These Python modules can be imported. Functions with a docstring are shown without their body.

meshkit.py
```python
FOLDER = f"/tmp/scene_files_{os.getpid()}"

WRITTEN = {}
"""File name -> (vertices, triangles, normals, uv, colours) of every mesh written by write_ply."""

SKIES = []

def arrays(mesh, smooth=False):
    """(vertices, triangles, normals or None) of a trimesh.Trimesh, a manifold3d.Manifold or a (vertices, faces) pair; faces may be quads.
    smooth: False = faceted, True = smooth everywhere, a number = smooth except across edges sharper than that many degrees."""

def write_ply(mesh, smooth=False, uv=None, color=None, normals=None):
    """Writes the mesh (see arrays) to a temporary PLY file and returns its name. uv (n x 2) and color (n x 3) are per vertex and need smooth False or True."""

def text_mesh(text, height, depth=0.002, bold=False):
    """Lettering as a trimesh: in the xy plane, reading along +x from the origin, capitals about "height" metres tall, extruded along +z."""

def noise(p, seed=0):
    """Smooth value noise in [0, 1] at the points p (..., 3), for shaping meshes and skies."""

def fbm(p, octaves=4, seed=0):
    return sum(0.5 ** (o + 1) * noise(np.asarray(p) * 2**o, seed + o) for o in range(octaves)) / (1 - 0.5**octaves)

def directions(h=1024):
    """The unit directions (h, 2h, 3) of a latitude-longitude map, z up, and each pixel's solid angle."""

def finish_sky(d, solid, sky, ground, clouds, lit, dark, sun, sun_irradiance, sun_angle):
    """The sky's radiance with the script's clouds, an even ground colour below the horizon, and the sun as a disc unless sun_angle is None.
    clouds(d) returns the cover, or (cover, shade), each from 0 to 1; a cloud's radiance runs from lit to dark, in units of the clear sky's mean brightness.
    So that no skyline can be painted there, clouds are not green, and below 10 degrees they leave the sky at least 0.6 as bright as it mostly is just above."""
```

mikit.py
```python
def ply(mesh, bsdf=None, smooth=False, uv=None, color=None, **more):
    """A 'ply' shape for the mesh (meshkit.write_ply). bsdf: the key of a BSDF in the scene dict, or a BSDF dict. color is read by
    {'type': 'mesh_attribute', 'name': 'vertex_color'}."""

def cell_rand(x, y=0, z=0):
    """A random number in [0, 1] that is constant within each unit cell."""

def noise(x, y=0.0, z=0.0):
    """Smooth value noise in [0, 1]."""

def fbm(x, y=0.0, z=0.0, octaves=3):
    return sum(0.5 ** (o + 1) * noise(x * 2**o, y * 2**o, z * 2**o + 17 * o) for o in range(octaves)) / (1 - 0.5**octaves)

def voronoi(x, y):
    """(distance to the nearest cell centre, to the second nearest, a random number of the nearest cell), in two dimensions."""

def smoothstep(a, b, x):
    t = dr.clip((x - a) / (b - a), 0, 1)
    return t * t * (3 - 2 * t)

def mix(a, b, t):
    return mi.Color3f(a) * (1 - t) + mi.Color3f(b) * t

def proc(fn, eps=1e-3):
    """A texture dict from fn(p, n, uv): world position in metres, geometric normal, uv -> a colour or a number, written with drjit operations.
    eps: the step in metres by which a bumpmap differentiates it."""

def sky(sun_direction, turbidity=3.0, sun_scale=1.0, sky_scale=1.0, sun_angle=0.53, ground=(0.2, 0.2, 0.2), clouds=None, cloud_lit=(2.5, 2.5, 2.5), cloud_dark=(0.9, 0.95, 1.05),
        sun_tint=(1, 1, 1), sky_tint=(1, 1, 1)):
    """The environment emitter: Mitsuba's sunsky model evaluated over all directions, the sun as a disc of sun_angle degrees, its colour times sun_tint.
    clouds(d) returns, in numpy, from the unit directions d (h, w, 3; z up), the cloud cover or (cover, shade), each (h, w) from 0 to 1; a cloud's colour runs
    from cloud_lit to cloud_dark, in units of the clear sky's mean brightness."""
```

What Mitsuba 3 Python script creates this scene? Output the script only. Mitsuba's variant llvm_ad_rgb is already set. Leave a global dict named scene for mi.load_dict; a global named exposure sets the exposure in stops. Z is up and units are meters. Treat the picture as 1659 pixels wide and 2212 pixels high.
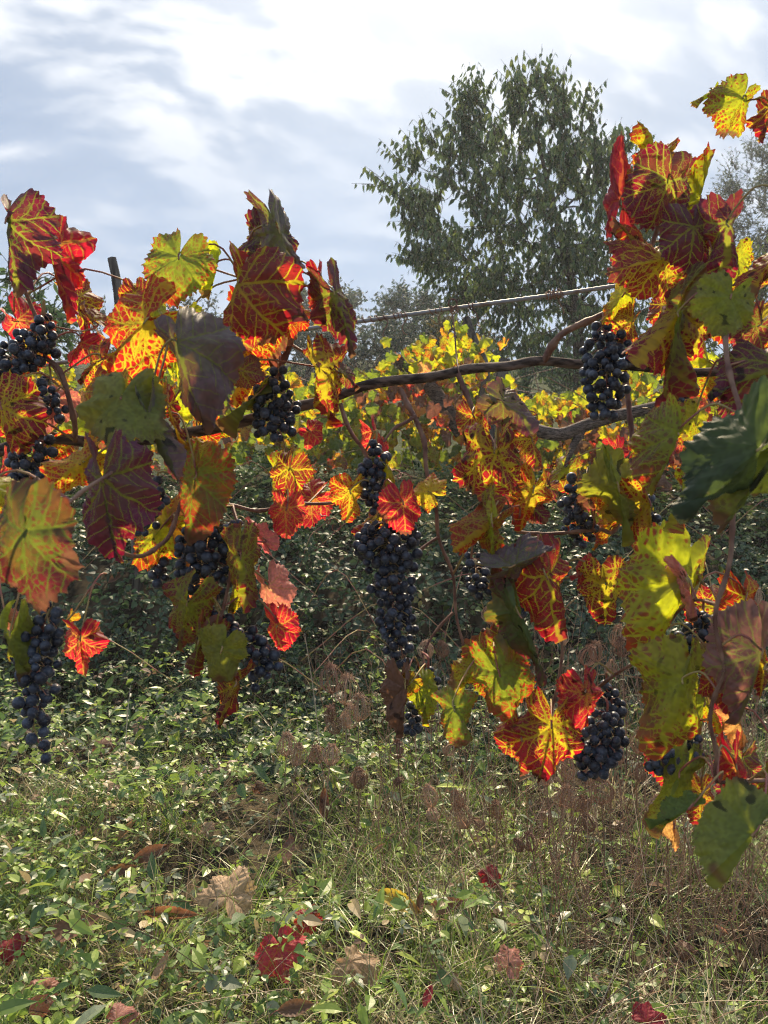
import math, random
import numpy as np, trimesh, drjit as dr, mitsuba as mi
import mikit, meshkit
from mikit import proc, noise, fbm, voronoi, cell_rand, smoothstep, mix

T = mi.ScalarTransform4f
rng = np.random.default_rng(7)
PI = math.pi

# ------------------------------------------------------------------ camera, sky, exposure
exposure = 3.65
CAM_Z, PITCH, F = 1.30, math.radians(-4.0), 1701.0            # F: focal length for a picture 1659 wide
FWD = np.array([0, math.cos(PITCH), math.sin(PITCH)])
RIGHT = np.array([1.0, 0, 0])
UP = np.array([0, -math.sin(PITCH), math.cos(PITCH)])
EYE = np.array([0, 0, CAM_Z])
SUN_AZ, SUN_EL = math.radians(7.0), math.radians(46)
SUN = np.array([math.sin(SUN_AZ) * math.cos(SUN_EL), math.cos(SUN_AZ) * math.cos(SUN_EL), math.sin(SUN_EL)])


def clouds(d):
    e = np.clip(d[..., 2], 0.02, 1)
    q = np.stack([d[..., 0] / (e + 0.55), d[..., 1] / (e + 0.55), e * 0], -1)          # a high layer seen in perspective
    ca, sa = math.cos(0.28), math.sin(0.28)
    rot = np.stack([q[..., 0] * ca + q[..., 1] * sa, q[..., 1] * ca - q[..., 0] * sa, q[..., 2]], -1)
    w1, w2 = meshkit.fbm(rot * 5 + 3.0, 5, 5) - 0.5, meshkit.fbm(rot * 5 + 33.0, 5, 6) - 0.5
    q2 = rot + np.stack([w1, w2, w1 * 0], -1) * 0.09
    big = meshkit.fbm(q2 * 2.2 + 14.3, 3, 2)
    mid = meshkit.fbm(q2 * np.array([4.5, 8.0, 1]) + 7.7, 5, 31)
    wisp = meshkit.fbm(q2 * np.array([12, 30, 1]) + 5.0, 6, 12)
    veil = np.clip((big - 0.30) * 2.0, 0, 1)
    puff = np.clip((mid - 0.50) * 2.6 + (wisp - 0.47) * 3.0, 0, 1) * np.clip((big - 0.32) * 3, 0, 1)
    ang = np.arccos(np.clip(d @ SUN, -1, 1))
    glow = np.exp(-(ang / 0.35) ** 2) + 0.10 * np.exp(-(ang / 0.62) ** 2)                # thin cloud scatters forward, round the sun
    cover = np.clip(0.66 + 0.10 * veil + 0.22 * puff + 0.5 * glow, 0.1, 0.97)
    shade = np.clip(0.95 - 0.80 * glow - 0.30 * puff - 0.03 * veil - 0.16 * (wisp - 0.5), 0, 1)
    return cover, shade


scene, labels = {}, {}
scene["camera"] = {"type": "thinlens", "fov": 2 * math.degrees(math.atan(829.5 / F)), "fov_axis": "x", "near_clip": 0.05, "far_clip": 3000.0,
                   "aperture_radius": 0.0013, "focus_distance": 1.75,
                   "to_world": T().look_at(origin=EYE.tolist(), target=(EYE + FWD).tolist(), up=[0, 0, 1])}
scene["sky"] = mikit.sky(SUN.tolist(), turbidity=3.5, sun_scale=0.42, sky_scale=0.42, sun_angle=1.2, clouds=clouds,
                         cloud_lit=(3.8, 3.8, 3.8), cloud_dark=(0.60, 0.78, 1.04), sky_tint=(0.92, 1.0, 1.13), ground=(0.12, 0.13, 0.08), sun_tint=(1, 0.98, 0.94))


# ------------------------------------------------------------------ helpers
def at(px, py, depth):
    """The point at that depth seen at (px, py) of a 1659 x 2212 picture."""
    return EYE + depth * (FWD + RIGHT * (px - 829.5) / F + UP * (1106 - py) / F)


def unit(v):
    v = np.asarray(v, float)
    return v / np.maximum(np.linalg.norm(v, axis=-1, keepdims=True), 1e-12)


def numbered(key):
    if key not in used:
        used.add(key)
        return key
    i = 1
    while f"{key}_{i:03d}" in used:
        i += 1
    used.add(f"{key}_{i:03d}")
    return f"{key}_{i:03d}"


used = set()


def tag(key, label=None, category=None, group=None, kind=None):
    labels[key] = {k: v for k, v in dict(label=label, category=category, group=group, kind=kind).items() if v}


def thing(name, label, category, group=None, kind=None):
    key = numbered(name)
    tag(key, label, category, group, kind)
    return key


def part(holder, name, shape):
    key = numbered(holder + "__" + name)
    scene[key] = shape
    return key


def smoothline(pts, n):
    """Catmull-Rom through the points (any number of columns)."""
    p = np.asarray(pts, float)
    if len(p) == 2:
        return p[0] + (p[1] - p[0]) * np.linspace(0, 1, n)[:, None]
    p = np.vstack([2 * p[0] - p[1], p, 2 * p[-1] - p[-2]])
    m = len(p) - 3
    t = np.linspace(0, m - 1e-6, n)
    i, u = t.astype(int), (t - t.astype(int))[:, None]
    a, b, c, d = p[i], p[i + 1], p[i + 2], p[i + 3]
    return 0.5 * (2 * b + (c - a) * u + (2 * a - 5 * b + 4 * c - d) * u**2 + (3 * b - a - 3 * c + d) * u**3)


def tube(pts, rad, sides=8, rough=0.0, seed=0, cap=True):
    """(v, f) of a tube along pts with radii rad."""
    p = np.asarray(pts, float)
    n = len(p)
    r = np.broadcast_to(np.asarray(rad, float), (n,))
    t = unit(np.gradient(p, axis=0))
    up = np.array([0, 0, 1.0]) if abs(t[0, 2]) < 0.9 else np.array([1.0, 0, 0])
    x = unit(np.cross(t[0], up))
    xs = []
    for k in range(n):
        x = unit(x - t[k] * (x @ t[k]))
        xs.append(x)
    xs = np.array(xs)
    ys = np.cross(t, xs)
    a = np.arange(sides) / sides * 2 * PI
    ring = xs[:, None] * np.cos(a)[None, :, None] + ys[:, None] * np.sin(a)[None, :, None]
    rr = np.repeat(r[:, None], sides, 1)
    if rough:
        q = p[:, None] * (0.25 / max(r.mean(), 1e-4)) + ring * 1.2
        rr = rr * (1 + rough * (meshkit.fbm(q + seed * 7.7, 3, seed) - 0.5) * 2)
    v = (p[:, None] + ring * rr[..., None]).reshape(-1, 3)
    i, j = np.meshgrid(np.arange(n - 1), np.arange(sides), indexing="ij")
    a0, b0 = i * sides + j, i * sides + (j + 1) % sides
    f = np.concatenate([np.stack([a0, b0, b0 + sides], -1).reshape(-1, 3), np.stack([a0, b0 + sides, a0 + sides], -1).reshape(-1, 3)])
    if cap:
        v = np.vstack([v, p[0], p[-1]])
        k = np.arange(sides)
        f = np.vstack([f, np.stack([(k + 1) % sides, k, k * 0 + n * sides], 1), np.stack([k + (n - 1) * sides, (k + 1) % sides + (n - 1) * sides, k * 0 + n * sides + 1], 1)])
    return v, f


def join(parts):
    v, f, at_ = [], [], 0
    for a, b in parts:
        v.append(a)
        f.append(b + at_)
        at_ += len(a)
    return np.vstack(v), np.vstack(f)


def scatter(tv, tf, pos, frames, scale, color, jitter=None):
    """N copies of a template: frames (N, 3, 3) with columns x, y, z; scale (N,) or (N, 3); returns v, f, colours."""
    n = len(pos)
    s = np.asarray(scale, float)
    s = np.repeat(s[:, None], 3, 1) if s.ndim == 1 else s
    v = np.einsum("nij,nkj->nki", frames, tv[None] * s[:, None]) + pos[:, None]
    f = tf[None] + (np.arange(n) * len(tv))[:, None, None]
    c = np.repeat(np.asarray(color)[:, None], len(tv), 1)
    if jitter is not None:
        c = c * jitter[None, :, None]
    return v.reshape(-1, 3), f.reshape(-1, 3), np.clip(c.reshape(-1, 3), 0, 1)


def joinc(parts):
    v, f, c, at_ = [], [], [], 0
    for a, b, d in parts:
        v.append(a); f.append(b + at_); c.append(d)
        at_ += len(a)
    return np.vstack(v), np.vstack(f), np.vstack(c)


def plyc(vfc, bsdf, smooth=False):
    return mikit.ply((vfc[0], vfc[1]), bsdf, smooth=smooth, color=vfc[2])


def frames_from(y, z):
    """Frames (N, 3, 3) with the y axis along y and the z axis near z."""
    y = unit(y)
    x = unit(np.cross(y, z))
    return np.stack([x, y, np.cross(x, y)], -1)


def rand_dirs(n, r=rng):
    return unit(r.normal(size=(n, 3)))


def pick(colors, n, r=rng, p=None, var=0.2):
    c = np.asarray(colors, float)[r.choice(len(colors), n, p=p)]
    return c * (1 + var * (r.random((n, 1)) - 0.5) * 2)


# ------------------------------------------------------------------ materials
# one vine-leaf material; a leaf's number sits in the whole part of u, its look in LOOKS
STYLE = {  # yellow width, green, red rgb, yellow rgb, reflectance of the lamina
    "red":     (0.0165, 0.15, (0.54, 0.011, 0.030), (0.84, 0.72, 0.035), (0.085, 0.022, 0.028)),
    "redgreen":(0.021, 0.55, (0.50, 0.018, 0.022), (0.62, 0.66, 0.03), (0.08, 0.025, 0.035)),
    "greenred": (0.027, 1.00, (0.62, 0.04, 0.025), (0.44, 0.52, 0.03), (0.08, 0.09, 0.035)),
    "olive":   (0.08, 0.70, (0.36, 0.20, 0.02), (0.44, 0.46, 0.03), (0.15, 0.17, 0.06)),
    "dull":    (0.018, 0.75, (0.20, 0.018, 0.025), (0.19, 0.22, 0.03), (0.085, 0.045, 0.045)),  # colours dimmed so the big left leaf looks shaded
    "deepgreen":(0.08, 1.00, (0.045, 0.045, 0.025), (0.045, 0.075, 0.03), (0.036, 0.058, 0.042)),
    "purple":  (0.0115, 0.22, (0.32, 0.009, 0.036), (0.48, 0.52, 0.05), (0.060, 0.030, 0.060)),
    "orange":  (0.023, 0.05, (0.72, 0.027, 0.020), (0.88, 0.74, 0.04), (0.15, 0.05, 0.02)),
    "yellow":  (0.036, 0.30, (0.60, 0.035, 0.014), (0.76, 0.78, 0.020), (0.18, 0.12, 0.02)),
    "limered": (0.030, 0.45, (0.56, 0.028, 0.016), (0.70, 0.77, 0.020), (0.14, 0.10, 0.03)),
    "lime":    (0.062, 0.75, (0.70, 0.25, 0.012), (0.74, 0.80, 0.02), (0.15, 0.17, 0.03)),
    "green":   (0.07, 1.00, (0.20, 0.06, 0.02), (0.26, 0.36, 0.03), (0.06, 0.10, 0.035)),
    "crimson": (0.01, 0.00, (0.78, 0.016, 0.050), (0.92, 0.46, 0.08), (0.16, 0.02, 0.035)),
    "pink":    (0.008, 0.00, (0.80, 0.26, 0.17), (0.85, 0.50, 0.22), (0.34, 0.17, 0.15)),
    "rosegrey":(0.014, 0.15, (0.36, 0.11, 0.10), (0.40, 0.40, 0.10), (0.16, 0.10, 0.10)),
    "peach":   (0.05, 0.00, (0.90, 0.25, 0.10), (0.95, 0.55, 0.16), (0.35, 0.20, 0.08)),
    "grey":    (0.012, 0.35, (0.16, 0.02, 0.03), (0.30, 0.32, 0.05), (0.16, 0.14, 0.15)),
    "brown":   (0.008, 0.00, (0.20, 0.085, 0.04), (0.30, 0.15, 0.07), (0.15, 0.085, 0.06)),
    "tan":     (0.008, 0.00, (0.40, 0.24, 0.12), (0.50, 0.32, 0.16), (0.40, 0.28, 0.18)),
    "maroon":  (0.008, 0.00, (0.34, 0.012, 0.022), (0.55, 0.12, 0.04), (0.20, 0.022, 0.035)),
    "redfall": (0.01, 0.00, (0.62, 0.030, 0.045), (0.80, 0.28, 0.06), (0.30, 0.030, 0.045)),
    "goldfall":(0.1, 0.00, (0.45, 0.20, 0.03), (0.80, 0.58, 0.06), (0.50, 0.40, 0.12)),
}
LOOKS = []                                                        # rows: width, green, red 3, yellow 3, lamina 3


def look_id(style):
    w, g, r, y, l = STYLE[style]
    k = lambda s: 1 + s * (rng.random() - 0.5) * 2
    hue = rng.normal() * 0.09
    r = np.array(r) * [1, 1 + 1.5 * max(hue, -0.4), 1] * k(0.15)
    LOOKS.append([w * k(0.35), np.clip(g * k(0.35), 0, 1), *np.clip(r, 0, 1), *np.clip(np.array(y) * k(0.08), 0, 1), *(np.array(l) * 1.5 * k(0.25)), {"pink": 0.4, "maroon": 0.5, "tan": 0.4, "brown": 0.4, "grey": 0.6, "deepgreen": 0.5, "olive": 0.6, "dull": 0.8}.get(style, 1.0) * k(0.25)])
    return len(LOOKS) - 1


TABLE = {}


def row(i, k):
    if "t" not in TABLE:
        TABLE["t"] = mi.Float(np.asarray(LOOKS, np.float32).ravel())
    return dr.gather(mi.Float, TABLE["t"], i * 12 + k)


def leaf_fields(uv):
    num = dr.floor(uv.x)
    i = mi.UInt32(dr.clip(num, 0, len(LOOKS) - 1))
    x, y = (uv.x - num) * 2.5 - 1.25, uv.y * 2.5 - 1.25
    s = num * 3.7
    wx, wy = noise(x * 4 + s, y * 4) - 0.5, noise(x * 4, y * 4 + s + 9) - 0.5
    x, y = x + 0.07 * wx, y + 0.07 * wy
    x, y = x + 0.018 * (noise(x * 17 + s, y * 17) - 0.5), y + 0.018 * (noise(x * 17, y * 17 + s + 3) - 0.5)
    r, th = dr.sqrt(x * x + y * y), dr.atan2(x, y)
    a = dr.abs(th)
    vein = dr.select(a < 0.42, 0.0, dr.select(a < 1.30, 0.85, 1.78))
    dl = (a - vein) - 0.10 * r * dr.select(vein > 0, 1.0, 0.0)
    al, ac = r * dr.cos(dl), r * dr.sin(dl)
    t = dr.abs(ac)
    main = t - 0.008 * (1.2 - dr.minimum(al, 1.1))
    q = (al - (0.65 + 0.6 * cell_rand(s, 3.0)) * t + 0.35 * t * t) / (0.155 + 0.06 * cell_rand(s, 5.0)) + dr.select(ac > 0, 0.5, 0.0) + 0.5 * cell_rand(s, vein * 10)
    second = dr.abs(q - dr.round(q)) * 0.13
    v1, v2, _ = voronoi(x * 12.5 + s, y * 12.5 + s)
    third = (v2 - v1) * 0.042
    return i, x, y, r, main, second, third, s


def leaf_color(uv, through):
    i, x, y, r, main, second, third, s = leaf_fields(uv)
    big = noise(x * 2.4 + s, y * 2.4 + 4.4)
    mid = noise(x * 6.5 + s, y * 6.5 + 1.4)
    fine = noise(x * 22 + s, y * 22)
    width, green = row(i, 0), row(i, 1)
    red = mi.Color3f(row(i, 2), row(i, 3), row(i, 4))
    yel = mi.Color3f(row(i, 5), row(i, 6), row(i, 7))
    lam = mi.Color3f(row(i, 8), row(i, 9), row(i, 10))
    w = width * dr.maximum(1.5 - 1.25 * r, 0.28) * (0.12 + 0.66 * big + 0.42 * mid)
    d = dr.minimum(dr.minimum(main, second * 0.9), third * 0.9 + 0.0065)
    veil = smoothstep(w * 1.3, w * 0.55, d + 0.009 * (fine - 0.5))                # 1: yellow beside a vein
    fade = smoothstep(1.12, 0.70, r)
    k = row(i, 11) * (0.55 + 0.35 * mid)
    thin = dr.maximum(smoothstep(0.026 * k, 0.012 * k, main), 0.95 * smoothstep(0.021 * k, 0.007 * k, second * 0.9 + 0.001)) * (0.55 + 0.45 * fade)
    thin = dr.maximum(thin, 0.28 * fade * smoothstep(0.012 * k, 0.003 * k, third) * smoothstep(0.3, 0.6, big))
    if through:
        g = mi.Color3f(0.30, 0.42, 0.03)
        lamina = mix(red * (0.75 + 0.5 * mid), mix(red, mi.Color3f(0.34, 0.30, 0.025), 0.8), green * smoothstep(0.75, 0.25, r + 0.7 * (big - 0.5)))
        hot = mix(yel, g, 0.55 * green * smoothstep(0.8, 0.2, r + 0.5 * (big - 0.5)))
        c = mix(lamina, hot, dr.maximum(veil, 0.92 * thin))
    else:
        gl = mi.Color3f(0.105, 0.155, 0.055)
        lamina = mix(lam, gl, green * smoothstep(0.95, 0.3, r + 0.7 * (big - 0.5)))
        c = mix(lamina, mix(yel * 0.38, gl * 1.7, 0.4 * green), 0.75 * dr.maximum(0.6 * veil, thin))
    dead = smoothstep(0.86, 1.02, r + 0.75 * (big - 0.55) + 0.2 * (mid - 0.5)) * smoothstep(0.30, 0.55, cell_rand(s, 8.0))
    c = mix(c, mi.Color3f(0.20, 0.095, 0.05) * (0.6 + 0.7 * mid), 0.85 * dead)
    spot = smoothstep(0.80, 0.90, noise(x * 6.3 + s * 1.7, y * 6.3 + 2.0)) * smoothstep(0.35, 0.75, cell_rand(s))
    return c * (0.80 + 0.40 * fine) * (1 - 0.75 * spot)


scene["leaf_material"] = {"type": "blendbsdf", "weight": 0.46,
    "a": {"type": "principledthin", "base_color": proc(lambda p, n, uv: leaf_color(uv, True)), "diff_trans": 2.0, "roughness": 0.6, "eta": 1.3},
    "b": {"type": "twosided", "bsdf": {"type": "principled", "base_color": proc(lambda p, n, uv: leaf_color(uv, False)), "roughness": 0.55, "specular": 0.45}}}
VC = {"type": "mesh_attribute", "name": "vertex_color"}


def glossy_leaf(trans, roughness, weight):
    return {"type": "blendbsdf", "weight": weight, "a": {"type": "principledthin", "base_color": VC, "diff_trans": trans, "roughness": 0.5, "eta": 1.4},
            "b": {"type": "twosided", "bsdf": {"type": "principled", "base_color": VC, "roughness": roughness, "specular": 0.9}}}


scene["herb_material"] = glossy_leaf(1.5, 0.40, 0.45)
scene["bramble_material"] = glossy_leaf(1.4, 0.42, 0.42)
scene["crown_material"] = glossy_leaf(1.3, 0.5, 0.4)
scene["dry_material"] = {"type": "twosided", "bsdf": {"type": "principled", "base_color": VC, "roughness": 0.75, "specular": 0.25}}


def bark(p, n, uv):
    a = fbm(p.x * 60, p.y * 60, p.z * 160, 4)
    b = fbm(p.x * 14, p.y * 14, p.z * 14, 3)
    g = noise(p.x * 220, p.y * 220, p.z * 220)
    return mix((0.035, 0.026, 0.022), (0.17, 0.125, 0.10), smoothstep(0.3, 0.72, a)) * (0.6 + 0.8 * b) * (0.85 + 0.3 * g)


def cane(p, n, uv):
    a = fbm(p.x * 40, p.y * 40, p.z * 40, 3)
    g = noise(p.x * 300, p.y * 300, p.z * 90)
    return mix((0.13, 0.055, 0.040), (0.27, 0.155, 0.10), smoothstep(0.3, 0.7, a)) * (0.75 + 0.5 * g)


def stalk(p, n, uv):
    a = fbm(p.x * 35, p.y * 35, p.z * 35, 2)
    return mix((0.30, 0.10, 0.08), (0.36, 0.28, 0.10), smoothstep(0.35, 0.65, a))


def wood(p, n, uv):
    a = fbm(p.x * 50, p.y * 50, p.z * 5, 4)
    return mix((0.045, 0.040, 0.036), (0.16, 0.14, 0.12), smoothstep(0.3, 0.7, a))


def metal(p, n, uv):
    a = fbm(p.x * 55, p.y * 55, p.z * 55, 3)
    return mix((0.30, 0.31, 0.31), (0.20, 0.15, 0.11), smoothstep(0.5, 0.75, a))


def grape(p, n, uv):
    a = fbm(p.x * 95, p.y * 95, p.z * 95, 3)
    b = noise(p.x * 420, p.y * 420, p.z * 420)
    return mix((0.012, 0.016, 0.028), (0.080, 0.104, 0.150), smoothstep(0.32, 0.70, a) * (0.55 + 0.6 * b) * (0.25 + 1.1 * noise(p.x * 42 + 7, p.y * 42, p.z * 42)))


def soil(p, n, uv):
    a = fbm(p.x * 9, p.y * 9, 0, 4)
    b = fbm(p.x * 70, p.y * 70, 0, 2)
    near = mix((0.022, 0.018, 0.012), (0.085, 0.068, 0.042), smoothstep(0.3, 0.7, a))
    far = mix((0.025, 0.036, 0.014), (0.06, 0.075, 0.028), smoothstep(0.3, 0.7, a))
    return mix(near, far, smoothstep(5.0, 8.0, p.y)) * (0.6 + 0.8 * b)


def rough(fn, roughness, spec=0.4, **more):
    return {"type": "principled", "base_color": proc(fn), "roughness": roughness, "specular": spec, **more}


scene["bark_material"] = rough(bark, 0.8, 0.25)
scene["cane_material"] = rough(cane, 0.55, 0.4)
scene["stalk_material"] = rough(stalk, 0.5, 0.4)
scene["stake_material"] = rough(wood, 0.85, 0.2)
scene["wire_material"] = rough(metal, 0.5, 0.5)
scene["grape_material"] = rough(grape, 0.40, 0.5, sheen=0.7)
scene["soil_material"] = rough(soil, 0.95, 0.1)


# ------------------------------------------------------------------ ground and bank
def ground_z(x, y):
    s, s2 = np.clip((y - 3.5) / 1.3, 0, 1), np.clip((y - 4.5) / 2.0, 0, 1)
    h = np.clip((y - 8) / 26, 0, 1)
    z = 0.66 * s * s * (3 - 2 * s) + 0.46 * s2 * s2 * (3 - 2 * s2) + 3.6 * h * h * (3 - 2 * h) + 0.02 * np.clip(y - 6, 0, 60)
    q = np.stack([x * 0.9, y * 0.9, x * 0], -1)
    return z + 0.10 * (meshkit.fbm(q + 5.5, 3, 3) - 0.5)


gx = np.concatenate([-np.geomspace(900, 5, 24), np.linspace(-4.8, 4.8, 65), np.geomspace(5, 900, 24)])
gy = np.concatenate([[-300, -40, -10, -4, -1.5], np.linspace(-0.5, 9, 76), np.geomspace(9.3, 1500, 34)])
X, Y = np.meshgrid(gx, gy)
v = np.stack([X, Y, ground_z(X, Y)], -1).reshape(-1, 3)
i, j = np.meshgrid(np.arange(len(gy) - 1), np.arange(len(gx) - 1), indexing="ij")
a0 = i * len(gx) + j
scene["ground"] = mikit.ply((v, np.stack([a0, a0 + 1, a0 + len(gx) + 1, a0 + len(gx)], -1).reshape(-1, 4)), "soil_material", smooth=True)
tag("ground", "uneven grassy ground rising into an overgrown bank", kind="structure")

# ------------------------------------------------------------------ leaf templates
def ovate(n=4, fold=0.25, width=0.62, droop=0.15):
    """A simple ovate leaf along +y, length 1: a spine and two margins."""
    t = np.linspace(0, 1, n + 1)
    w = width * 0.5 * np.sin(PI * np.clip(t, 0.0, 1) ** 0.72) ** 1.1
    z = -droop * t**2
    spine = np.stack([t * 0, t, z], 1)
    l = np.stack([-w * math.cos(fold), t, z + w * math.sin(fold)], 1)[1:-1]
    r = l * [-1, 1, 1]
    v = np.vstack([spine, l, r])
    f, m = [], n + 1
    for s, o in ((0, m), (1, m + n - 1)):
        tri = [[0, 1, o]]
        for k in range(1, n - 1):
            tri += [[k, k + 1, o + k], [k, o + k, o + k - 1]]
        tri += [[n - 1, n, o + n - 2]]
        f += [x[::-1] for x in tri] if s else tri
    return v, np.array(f)


def trifoliate():
    v, f = ovate(4, 0.22, 0.66, 0.2)
    out = []
    for ang, sc, off in ((0, 1.0, 0.16), (1.25, 0.86, 0.0), (-1.25, 0.86, 0.0)):
        c, s = math.cos(ang), math.sin(ang)
        w = v * sc + [0, 0.14, 0]
        w = np.stack([w[:, 0] * c + w[:, 1] * s, -w[:, 0] * s + w[:, 1] * c + off, w[:, 2]], 1)
        out.append((w, f))
    return join(out)


OV, TRI = ovate(), trifoliate()
LONG = ovate(4, 0.3, 0.36, 0.25)

# ------------------------------------------------------------------ bramble thicket on the bank
def bramble():
    r = np.random.default_rng(21)
    n = 15000
    y = 2.95 + r.random(n) ** 0.75 * 2.9
    x = (r.random(n) * 2 - 1) * (0.56 * y + 0.5)
    q = np.stack([x * 1.3, y * 1.3, x * 0], -1)
    bump = meshkit.fbm(q, 3, 4)
    top = ground_z(x, y) + 0.30 * np.clip((y - 2.8) / 1.4, 0.15, 1) * (0.55 + 1.1 * (bump - 0.25))
    depth = r.random(n) ** 2.2
    z = top - depth * 0.30 + 0.02
    keep = (meshkit.fbm(q * 1.9 + 30, 3, 8) > 0.36) | (r.random(n) < 0.45)
    x, y, z, depth = x[keep], y[keep], z[keep], depth[keep]
    n = len(x)
    slope = np.stack([x * 0, -np.where(y < 4.7, 0.55, 0.15), x * 0 + 1], -1)
    nrm = unit(unit(slope) + 0.62 * rand_dirs(n, r))
    d = rand_dirs(n, r) * [1, 1, 0.35] + [0, -0.25, -0.15]
    sc = 0.030 + 0.034 * r.random(n) ** 1.2
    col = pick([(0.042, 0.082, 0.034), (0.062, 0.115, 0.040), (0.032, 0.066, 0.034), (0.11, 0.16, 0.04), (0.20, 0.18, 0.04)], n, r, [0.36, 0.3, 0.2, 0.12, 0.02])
    painted_sun = np.clip((y - 4.5) / 0.8, 0, 1)[:, None] * (r.random((n, 1)) < 0.6)  # sunlight put into the colour: many leaves up the bank turn lighter, yellower
    col = col * (1 - painted_sun) + painted_sun * pick([(0.17, 0.25, 0.06), (0.24, 0.32, 0.08), (0.10, 0.17, 0.055)], n, r)
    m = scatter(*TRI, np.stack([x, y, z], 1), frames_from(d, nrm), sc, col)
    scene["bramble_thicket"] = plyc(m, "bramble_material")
    tag("bramble_thicket", "dark green bramble thicket covering the bank behind the vine", "bramble", kind="stuff")
    canes = []
    for k in range(60):
        y0, x0 = 3.6 + 2.4 * r.random(), (r.random() * 2 - 1) * 2.6
        a, L = r.random() * 2 * PI, 0.5 + 0.7 * r.random()
        p0 = np.array([x0, y0, ground_z(np.array(x0), np.array(y0)) + 0.15])
        p2 = p0 + [math.cos(a) * L, math.sin(a) * L * 0.5 - 0.2, 0.05 * r.normal()]
        p1 = (p0 + p2) / 2 + [0, 0, 0.12 + 0.25 * r.random()]
        canes.append(tube(smoothline([p0, p1, p2], 9), np.linspace(0.0035, 0.0016, 9), 5))
    scene["bramble_thicket__cane"] = mikit.ply(join(canes), "stalk_material", smooth=True)
    tag("bramble_thicket__cane", kind="stuff")


bramble()


# ------------------------------------------------------------------ herbs and grass in front
def field_points(n, r, y0=1.25, y1=4.0, power=1.0):
    y = y0 + (y1 - y0) * r.random(n) ** power
    x = (r.random(n) * 2 - 1) * (0.54 * y + 0.35)
    return x, y


def lush(x, y):
    """0 dry, 1 leafy: leafy on the left, dry stalks on the right."""
    q = np.stack([x * 1.5, y * 1.5, x * 0], -1)
    return np.clip(0.50 - 0.28 * x / (0.5 * y) + 0.9 * (meshkit.fbm(q + 40, 3, 6) - 0.5), 0.05, 0.95)


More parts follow.
